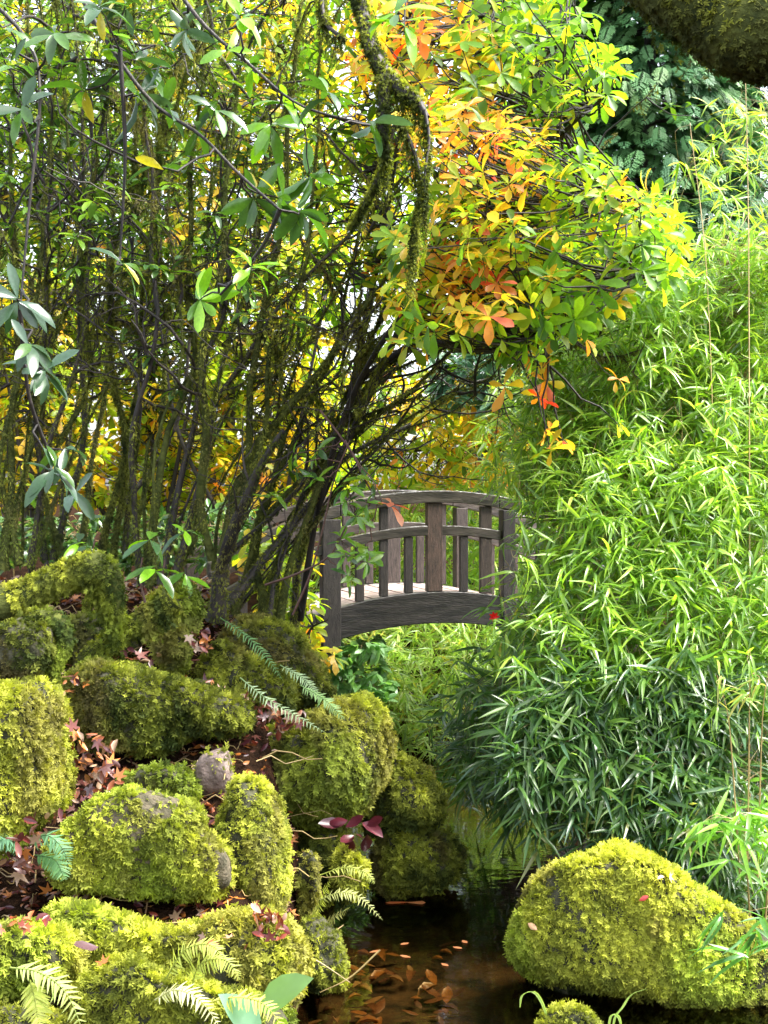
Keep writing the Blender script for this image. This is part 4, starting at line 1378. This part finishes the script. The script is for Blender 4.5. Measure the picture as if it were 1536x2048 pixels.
# small foreground leaf sprig by the hanging branch
canopy('sprig of large bright green leaves at the top edge above the hanging branch', 'rhododendron_branch', 'branch', P(820, -80, 6.6),
       [([(830, -90), (812, 0), (808, 60)], (6.7, 6.6))], [([(780, 10), (840, 10), (850, 50), (790, 50)], 6.5, 6.7, 2)],
       FPAL, lambda c, w: RG.integers(3, 6, len(c)), RHODO, M_GLOSSY, .19, (5, 7), limb=(.006, .004), tw=(.004, .003))

# ------------------------------------------------------------------ conifer
def conifer(label, base, topz, rad, D, poly, n, culm_r=.14):
    root = thing('cypress_tree', label, 'tree', base)
    a = Acc(); s = smooth_path(np.array([base, base + A(.05, 0, topz * .5), base + A(0, 0, topz)]), 24)
    tubes(a, s, np.linspace(culm_r, .03, 24), 10, rough=.15); obj('trunk', a, M_BARK, root)
    n2 = n
    z = base[2] + topz * (1 - RG.uniform(0.0, 1, n2) ** .8) + .3
    tt = (z - base[2]) / topz
    ang = RG.uniform(0, 2 * np.pi, n2)
    rr_ = rad * (1.06 - tt) ** .8 * (RG.uniform(.35, 1, n2)) * (1 + .3 * noise(np.stack([np.cos(ang) * 2, np.sin(ang) * 2, z * 1.2], -1), 1.2))
    d = np.stack([np.cos(ang), np.sin(ang), 0 * ang], -1)
    pos = np.stack([base[0] + d[:, 0] * rr_, base[1] + d[:, 1] * rr_, z - .18 * rr_], -1)
    B = frames(d + A(0, 0, -.35) + RG.normal(0, .25, d.shape), A(0, 0, 1) + d * .55 + RG.normal(0, .22, d.shape))
    sc = .4 * RG.uniform(.7, 1.2, n2)
    # limbs
    m_ = RG.choice(n2, min(260, n2), replace=False)
    st = np.stack([np.full(len(m_), base[0]), np.full(len(m_), base[1]), pos[m_, 2] + .15], -1)
    t_ = np.linspace(0, 1, 5)[None, :, None]
    pth = st[:, None] * (1 - t_) + pos[m_][:, None] * t_
    a = Acc(); tubes(a, pth, np.tile(np.linspace(.025, .007, 5), (len(m_), 1)), 4); obj('branches', a, M_BARK, root, kind='stuff')
    pal = [(.05, .145, .055), (.075, .185, .065), (.10, .23, .08), (.15, .29, .10)]
    view = unit(A(0, 0, CAMZ) - base)
    leaves(root, SPRAY, pos, B, sc, pal, RG.integers(0, 4, n2), M_CONIF, 250, name='spray')
    return root


def gp(x, D):
    p = P(x, 1000, D); return A(p[0], p[1], float(ground_z(p[0], p[1])) - .05)


conifer('dark blue green cypress with drooping sprays behind the bamboo', gp(1290, 20.5), 18, 2.4, 17.5, None, 8500)
conifer('cypress half hidden behind the autumn azalea', gp(1130, 23), 17, 2.1, 19, None, 4500)
conifer('cypress showing through the bamboo tops at the picture edge', gp(1500, 23.5), 17, 2.4, 19.5, None, 4500)


# ------------------------------------------------------------------ bamboo
BP = [(.17, .31, .035), (.23, .38, .04), (.30, .45, .055), (.11, .22, .035), (.40, .52, .10), (.19, .32, .10), (.52, .46, .08)]


def bamboo(label, poly, D0, D1, n, culms, L=.15, nl=(4, 7), pal=BP, pw=None, group='bamboo clumps across the stream', n_ind=300, base=None, lump=1.0, lean=0.0, yref=1650, culm_r=.006, mat=None, shapes=None, name='bamboo_clump', cat='bamboo', out=.5):
    q = poly_pts(poly, n)
    ln = noise(np.stack([q[:, 0] / 130, q[:, 1] / 110, 0 * q[:, 0]], -1), 1.0, D0)
    u = RG.uniform(0, 1, n) ** 1.5
    D = D0 + (D1 - D0) * np.clip(u + .35 * lump * ln, 0, 1.3)
    D = D + lean * (yref - q[:, 1])
    q = q + RG.normal(0, 42, q.shape) * A(.6, 1) * (n > 300)
    T_ = P(q[:, 0], q[:, 1], D)
    T_ = T_[T_[:, 2] > .05]
    xs = [p_[0] for p_ in poly]; ys = [p_[1] for p_ in poly]
    dm = (D0 + D1) / 2
    b = P(np.mean(xs), 1000, dm); b[2] = max(float(ground_z(b[0], b[1])), 0.0)
    root = thing(name, label, cat, b, group)
    sk = []
    for cx in culms:
        px, Ds = cx
        s = smooth_path(P([p[0] for p in px], [p[1] for p in px], np.linspace(Ds[0], Ds[1], len(px)) + lean * .75 * (yref - np.array([p[1] for p in px]))), 26)
        sk.append(s); a = Acc()
        r_ = np.linspace(culm_r, culm_r * .4, 26); r_[::4] *= 1.3
        tubes(a, s, r_, 6); obj('culm', a, M_CULM, root)
    a = Acc(); m_ = RG.uniform(size=len(T_)) < .6
    endd = np.zeros_like(T_)
    e1, _, _ = connect(a, T_[m_], sk, .0022, .0010, (.5,) * 3, K=5, sag=-.12, sides=3)
    endd[m_] = e1; endd[~m_] = unit(RG.normal(0, 1, (int((~m_).sum()), 3)) * A(1, .7, .3))
    obj('twigs', a, M_CULM, root, kind='stuff')
    d = unit(endd * .6 + RG.normal(0, .55, endd.shape) + A(-.15, -.45, .1) * out * 2)
    nn = RG.integers(nl[0], nl[1] + 1, len(T_))
    wi = np.repeat(np.arange(len(T_)), nn)
    k = np.concatenate([np.arange(z) for z in nn]) / nn[wi]
    side = np.where(RG.uniform(size=len(wi)) < .5, -1, 1)[:, None]
    dw = d[wi]; ref = unit(np.cross(dw, A(0, 0, 1)) + 1e-6)
    ld = unit(dw + side * ref * RG.uniform(.25, 1.1, (len(wi), 1)) + A(0, 0, -1) * RG.uniform(-.4, .8, (len(wi), 1)))
    B = frames(ld, A(0, 0, 1) + RG.normal(0, .45, ld.shape) + A(0, -.3, 0))
    pos = T_[wi] - dw * (1 - k)[:, None] * .06
    pp = noise(T_, 1.3, 3)[wi] * 1.2 + RG.uniform(0, 6, len(wi))
    w_ = pw or [.2, .25, .2, .15, .1, .08, .02]
    pi = np.searchsorted(np.cumsum(w_) / sum(w_), np.clip(RG.uniform(size=len(wi)) + noise(T_, 1.3, 3)[wi] * .15, 0, .999))
    leaves(root, shapes or BAMB, pos, B, L * RG.uniform(.6, 1.2, len(wi)), pal, np.clip(pi, 0, len(pal) - 1), mat or M_BAMB, n_ind)
    return root


def culm(x0, y0, x1, y1, D0, D1, bow=30):
    return ([(x0, y0), ((x0 + x1) / 2 + bow * .2, (y0 + y1) / 2), (x0 * .2 + x1 * .8 + bow * .1, y0 * .2 + y1 * .8), (x1 - bow, y1)], (D0, D1))


bamboo('tall airy bamboo rising against the cypress at the picture edge', [(1180, 600), (1260, 480), (1350, 330), (1420, 200), (1536, 180), (1600, 200), (1600, 800), (1200, 760)], 8.6, 10.2, 300,
       [culm(1500, 1650, 1495, 120, 8.8, 8.6, 5), culm(1450, 1650, 1400, 250, 9, 8.8, 20), culm(1400, 1650, 1330, 420, 9.2, 9, 40), culm(1560, 1650, 1560, 160, 9, 9, 10), culm(1350, 1650, 1230, 560, 9.4, 9, 60)],
       pal=BP[:5] + [(.40, .48, .05), (.5, .46, .05)], pw=[.1, .2, .25, .05, .25, .2, .06], L=.17, lump=.8, lean=.0014)
bamboo('sunlit pale bamboo mass arching above the bridge end', [(1110, 700), (1180, 660), (1300, 570), (1450, 500), (1600, 460), (1600, 1050), (1150, 1000), (1080, 930), (1050, 800)], 8.2, 10.0, 3200,
       [culm(1300, 1650, 1150, 680, 9.8, 9.2, 60), culm(1400, 1650, 1330, 600, 9.6, 9.2, 60), culm(1500, 1650, 1480, 500, 9.6, 9.2, 30), culm(1230, 1650, 1100, 780, 9.9, 9.5, 60), culm(1340, 1650, 1240, 640, 10, 9.4, 50)], L=.18, lump=1.1, lean=.0014)
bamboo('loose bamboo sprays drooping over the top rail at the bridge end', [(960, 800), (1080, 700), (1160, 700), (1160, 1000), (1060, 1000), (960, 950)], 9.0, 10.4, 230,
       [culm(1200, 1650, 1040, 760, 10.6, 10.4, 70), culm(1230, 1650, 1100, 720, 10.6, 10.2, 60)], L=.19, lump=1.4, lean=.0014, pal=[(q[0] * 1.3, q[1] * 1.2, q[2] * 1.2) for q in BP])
bamboo('dense green bamboo mass covering the far end of the bridge', [(1070, 960), (1130, 860), (1250, 800), (1400, 840), (1600, 820), (1600, 1400), (1250, 1420), (1060, 1380), (990, 1300), (1010, 1230), (1060, 1150), (1060, 1060)], 8.3, 10.2, 2500,
       [culm(1250, 1650, 1090, 960, 10, 9.6, 60), culm(1350, 1650, 1180, 1000, 9.9, 9.5, 40), culm(1450, 1650, 1330, 980, 9.8, 9.4, 40), culm(1550, 1650, 1500, 960, 9.6, 9.4, 30), culm(1180, 1650, 1050, 1120, 10, 9.8, 40)], L=.19,
       pw=[.25, .25, .12, .25, .05, .1, .02], lump=1.2, lean=.0014)
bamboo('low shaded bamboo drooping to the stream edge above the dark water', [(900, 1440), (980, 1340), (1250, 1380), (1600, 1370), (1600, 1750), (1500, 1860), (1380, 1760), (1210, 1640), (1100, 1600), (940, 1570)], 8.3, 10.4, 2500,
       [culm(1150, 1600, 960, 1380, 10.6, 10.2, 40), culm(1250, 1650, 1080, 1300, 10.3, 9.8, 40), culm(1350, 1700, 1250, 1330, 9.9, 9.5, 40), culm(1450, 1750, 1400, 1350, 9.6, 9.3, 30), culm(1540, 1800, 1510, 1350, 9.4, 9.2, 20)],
       pal=[(q[0] * .42, q[1] * .5, q[2] * .9) for q in BP], pw=[.25, .15, .1, .3, .08, .12, .01], L=.21, lump=2.0, lean=.0014)  # darkened bamboo palette: the hollow's shade is in the leaf colour
bamboo('feathery pale bamboo bush growing under the bridge arch', [(670, 1290), (760, 1240), (900, 1230), (1060, 1230), (1100, 1500), (1000, 1580), (860, 1580), (780, 1440), (690, 1370)], 13.3, 14.3, 1500,
       [culm(800, 1580, 760, 1260, 14, 14, 20), culm(880, 1600, 850, 1240, 14, 14, 20), culm(960, 1600, 940, 1240, 14, 14, 10), culm(1040, 1600, 1030, 1250, 14, 14, 0), culm(740, 1450, 700, 1290, 14, 14, 0)], L=.19,
       pal=[(.3, .46, .10), (.38, .52, .12), (.44, .56, .16), (.2, .34, .07), (.5, .6, .2), (.3, .44, .16), (.55, .5, .1)], lean=.0042, yref=1560, pw=[.15, .25, .25, .08, .2, .15, .03])
bamboo('yellow green bamboo hedge seen through the bridge balusters', [(640, 990), (1130, 950), (1180, 1250), (640, 1250)], 14.8, 16.6, 1300,
       [culm(700, 1300, 690, 1000, 15.6, 15.6, 0), culm(850, 1300, 840, 970, 15.6, 15.6, 0), culm(1000, 1300, 1010, 960, 15.6, 15.6, 0), culm(1120, 1300, 1130, 960, 15.6, 15.6, 0)], L=.22,
       pal=BP[:5] + [(.30, .42, .06), (.45, .42, .06)], pw=[.12, .2, .25, .05, .25, .2, .06], n_ind=150)
bamboo('small bright bamboo shoot fanning beside the large yellow boulder', [(1380, 1640), (1560, 1600), (1600, 1720), (1600, 1800), (1460, 1720)], 7.6, 8.3, 34,
       [culm(1500, 1850, 1490, 1640, 8, 7.9, 0), culm(1530, 1850, 1545, 1640, 8, 7.9, 0)], L=.22, pal=[(.16, .36, .03), (.22, .42, .04), (.12, .28, .03)], pw=[1, 1, 1], n_ind=300)
bamboo('near bamboo spray hanging over the flank of the large yellow boulder', [(1430, 1820), (1560, 1800), (1600, 1960), (1500, 1960), (1450, 1880)], 6.5, 6.9, 7,
       [culm(1640, 2100, 1560, 1780, 6.7, 6.7, 0)], L=.2, pal=[(.10, .26, .04), (.14, .34, .04), (.08, .2, .05)], pw=[1, 1, 1], n_ind=300)
bamboo('glossy broad leaved shrub with pale shining leaves in the shade under the bamboo', [(1080, 1400), (1300, 1380), (1380, 1500), (1360, 1640), (1220, 1640), (1120, 1540)], 8.9, 9.8, 110,
       [culm(1250, 1680, 1180, 1400, 9.5, 9.2, 20), culm(1300, 1680, 1320, 1430, 9.5, 9.2, 0)], L=.15, nl=(4, 6), pal=[(.03, .08, .03), (.04, .10, .04), (.06, .14, .05), (.10, .2, .09)], pw=[1, 1, 1, .7], mat=M_GLOSSY, shapes=BROAD,
       name='laurel_shrub', cat='shrub', group=None, n_ind=300)
bamboo('glossy bluish green shrub with whitish leaves beyond the bridge', [(860, 700), (1000, 650), (1130, 690), (1180, 800), (1000, 820), (880, 800)], 14.5, 16, 260,
       [culm(950, 1200, 930, 720, 15.3, 15.3, 0), culm(1080, 1200, 1070, 720, 15.3, 15.3, 0)], L=.19, nl=(5, 7), pal=[(.08, .17, .10), (.12, .24, .14), (.16, .28, .18), (.05, .12, .07)], pw=[1, 1, .6, 1], mat=M_GLOSSY, shapes=RHODO,
       name='rhododendron_shrub', cat='shrub', group=None, n_ind=150)
bamboo('light green ground shrub with broad leaves between mound and bamboo bush', [(660, 1290), (760, 1270), (790, 1400), (720, 1400), (660, 1370)], 12.2, 12.9, 90,
       [culm(700, 1420, 690, 1300, 12.6, 12.5, 0), culm(750, 1420, 740, 1290, 12.6, 12.5, 0)], L=.13, nl=(5, 7), pal=[(.12, .26, .08), (.16, .32, .10), (.2, .36, .14)], pw=[1, 1, 1], mat=M_BAMB, shapes=BROAD,
       name='ground_shrub', cat='shrub', group=None, n_ind=200)
for lab, px_, D_ in [('low dark green undergrowth behind the stem bases at the picture edge', [(-60, 1040), (240, 1030), (250, 1120), (-60, 1130)], 12.2),
                     ('low green undergrowth behind the stem bases near the thick trunk', [(230, 1020), (520, 1010), (540, 1130), (240, 1130)], 12.0)]:
    xm = (px_[0][0] + px_[1][0]) / 2
    bamboo(lab, px_, D_, D_ + 1.2, 150, [culm(xm - 60, 1180, xm - 70, 1050, D_ + .6, D_ + .6, 0), culm(xm + 60, 1180, xm + 70, 1050, D_ + .6, D_ + .6, 0)], L=.15, nl=(5, 7),
           pal=[(.04, .10, .03), (.06, .14, .03), (.09, .19, .04), (.16, .26, .05)], pw=[1, 1, .8, .5], mat=M_GLOSSY, shapes=RHODO, name='undergrowth_shrub', cat='shrub', group=None, n_ind=100)
bamboo('few dry tan canes with sparse leaves standing against the shaded bamboo', [(1420, 1330), (1540, 1310), (1545, 1420), (1430, 1430)], 7.7, 8.0, 9,
       [culm(1495, 1760, 1500, 1300, 8.1, 7.9, 0), culm(1515, 1760, 1530, 1330, 8.1, 7.9, -8), culm(1480, 1760, 1448, 1350, 8.1, 7.9, 14)], L=.14, group=None, name='dry_cane_clump', culm_r=.005,
       pal=[(.2, .34, .05), (.36, .34, .1)], pw=[1, .5])
# red flower and coral leaves in the bamboo
r_ = thing('camellia_flower', 'single bright red flower in the bamboo at the end of the bridge beam', 'flower', P(988, 1233, 9.6))
a = Acc()
for k in range(7):
    an = k * .9; d = A(math.cos(an), -.5, math.sin(an))
    scatter(a, [BROAD[0]], P(988, 1233, 9.6)[None], frames(d[None], A(0, -1, 0)[None]), A(.04), np.array([(.75, .02, .02)]))
obj('petals', a, M_AZAL, r_)


# ------------------------------------------------------------------ ferns and blades
def fern(label, fronds, pal=(.12, .25, .05), group=None, wd=.09, name='fern', npn=20, grey=False):
    b = P(fronds[0][0][0][0], fronds[0][0][0][1], fronds[0][1][0])
    root = thing(name, label, 'fern', b, group)
    for px, Ds, col in fronds:
        k = 26
        s = smooth_path(P([p[0] for p in px], [p[1] for p in px], np.linspace(Ds[0], Ds[1], len(px))), k)
        a = Acc(); tubes(a, s, np.linspace(.0035, .001, k), 4, col=np.array(col) * .8)
        T_ = unit(np.gradient(s, axis=0))
        n0 = unit(np.cross(np.cross(T_, A(0, -.6, 1)), T_) + 1e-6)
        sd_ = unit(np.cross(T_, n0))
        t = np.linspace(0, 1, k)
        wl = wd * np.sin(np.pi * np.clip(.12 + .88 * t, 0, 1)) ** .7
        pos, BB, sc = [], [], []
        for i in range(2, k):
            for sg in (-1, 1):
                d = unit(sd_[i] * sg + T_[i] * .45 + A(0, 0, -.25) + RG.normal(0, .18, 3))
                pos.append(s[i]); BB.append(frames(d, n0[i] + RG.normal(0, .15, 3))); sc.append(wl[i] * RG.uniform(.85, 1.1))
        leafv = leaf_shape(.09, [(.1, .9), (.5, .8), (.85, .4)], .2, .15, .0)
        scatter(a, [leafv], np.array(pos), np.array(BB), np.array(sc), np.array([col] * len(pos)) * RG.uniform(.8, 1.2, (len(pos), 1)))
        obj('frond', a, M_FERN, root)
    return root


PG, YG, DG = (.42, .5, .16), (.4, .45, .1), (.2, .34, .12)
fern('pale fern frond arching down in the bottom corner over the dark mound', [([(20, 1935), (80, 1945), (135, 1990), (175, 2090)], (5.5, 5.4), PG), ([(60, 1960), (70, 2000), (80, 2060)], (5.5, 5.4), YG)], wd=.075)
fern('pale yellow fern frond curving over the bottom ledge', [([(310, 2000), (350, 1980), (400, 2000), (450, 2070)], (5.5, 5.4), (.55, .55, .3))], wd=.06)
fern('yellow fern fronds rising from the moss ledge at the bottom', [([(400, 2010), (470, 1995), (530, 2010), (580, 2080)], (5.5, 5.4), (.5, .5, .12)), ([(330, 1960), (370, 1900), (420, 1890), (450, 1920)], (5.6, 5.5), YG), ([(380, 1990), (400, 1930), (450, 1920), (480, 1960)], (5.6, 5.5), YG)], wd=.06)
fern('thin pale fern hanging over the stream edge beside the brown stump', [([(640, 1800), (680, 1785), (720, 1795), (765, 1840)], (7.5, 7.4), (.42, .45, .16)), ([(640, 1750), (690, 1735), (730, 1745), (750, 1768)], (7.7, 7.6), YG), ([(620, 1870), (660, 1840), (700, 1815)], (7.5, 7.4), (.3, .3, .1)), ([(600, 1860), (640, 1810), (660, 1760)], (7.6, 7.5), YG)], wd=.05)
fern('green fern fronds trailing over the mossy mound by the stems', [([(440, 1235), (490, 1270), (530, 1310), (565, 1360)], (8.8, 8.6), (.16, .32, .12)), ([(560, 1330), (610, 1360), (640, 1400)], (8.7, 8.6), (.32, .44, .24))], wd=.055)
fern('long fern frond lying over the litter above the long slab', [([(480, 1355), (530, 1395), (590, 1430), (650, 1465)], (8.2, 8.1), (.32, .44, .24)), ([(600, 1370), (650, 1400), (690, 1440)], (8.3, 8.2), DG)], wd=.06)
fern('small dim fern in the crevice beside the square boulder', [([(60, 1690), (90, 1670), (120, 1690), (140, 1730)], (6.3, 6.2), (.1, .22, .1)), ([(40, 1700), (20, 1680), (-10, 1690)], (6.3, 6.2), (.1, .22, .12)), ([(70, 1710), (110, 1720), (130, 1760)], (6.3, 6.2), (.1, .22, .08))], wd=.07)
fern('tiny fern beneath the bamboo behind the large yellow boulder', [([(1340, 1640), (1300, 1650), (1285, 1690)], (8.7, 8.6), (.3, .3, .1))], wd=.05)

# broad single leaf plant and grass blades
r_ = thing('broadleaf_plant', 'plant with two broad blue green leaves at the bottom of the moss ledge', 'plant', P(520, 2060, 5.6))
for (x, y, tx, ty, w_, col) in [(520, 2015, 600, 1960, 1, (.16, .30, .08)), (520, 2070, 460, 2000, .8, (.16, .32, .2)), (540, 2060, 565, 2045, .4, (.3, .45, .04))]:
    p0, p1 = P(x, y, 5.55), P(tx, ty, 5.45)
    a = Acc(); L = np.linalg.norm(p1 - p0)
    scatter(a, [leaf_shape(.26, [(.08, .55), (.25, .95), (.5, 1), (.75, .7), (.9, .35)], .2, .12, .02)], p0[None], frames((p1 - p0)[None], A(0, -.8, 1)[None]), A(L * 1.15), np.array([col]))
    obj('leaf', a, M_BAMB, r_)
for pts, lab in [([(1040, 2015), (1045, 1990), (1070, 1985), (1090, 2020), (1100, 2070)], 'pale curved grass blade arching over the small mossy stone'),
                 ([(1225, 2070), (1230, 2035), (1245, 2015), (1262, 1990), (1292, 1978)], 'thin dry grass stalk rising from below the yellow boulder'),
                 ([(1215, 2075), (1222, 2032), (1238, 2035), (1245, 2070)], 'short pale green blade curled at the bottom edge')]:
    s = smooth_path(P([p[0] for p in pts], [p[1] for p in pts], 6.5), 14)
    w_ = .008 * np.sin(np.linspace(.3, 3.0, 14))
    v = []; 
    for i in range(14): v += [s[i] + A(-w_[i], 0, -w_[i] * .3), s[i] + A(0, .004, 0), s[i] + A(w_[i], 0, w_[i] * .3)]
    f = []
    for i in range(13):
        for k in (0, 1): f.append((3 * i + k, 3 * i + k + 1, 3 * i + 4 + k, 3 * i + 3 + k))
    a = Acc(); a.add(v, f, (.4, .55, .15)); r_ = obj('grass_blade', a, M_FERN, None, origin=s[0]); tag(r_, lab, 'grass')
# dead twigs over the stream edge
for pts, D, lab in [([(760, 1900), (700, 1955), (640, 1985)], 7.1, 'straight pale dead twig slanting over the shallow water'), ([(590, 1900), (640, 1925), (700, 1965)], 7.0, 'pale dead stem crossing the stream edge')]:
    s = smooth_path(P([p[0] for p in pts], [p[1] for p in pts], D), 10); a = Acc(); tubes(a, s, np.linspace(.005, .002, 10), 5, rough=.2)
    r_ = obj('dead_twig', a, M_CULM, None, origin=s[0]); tag(r_, lab, 'twig')
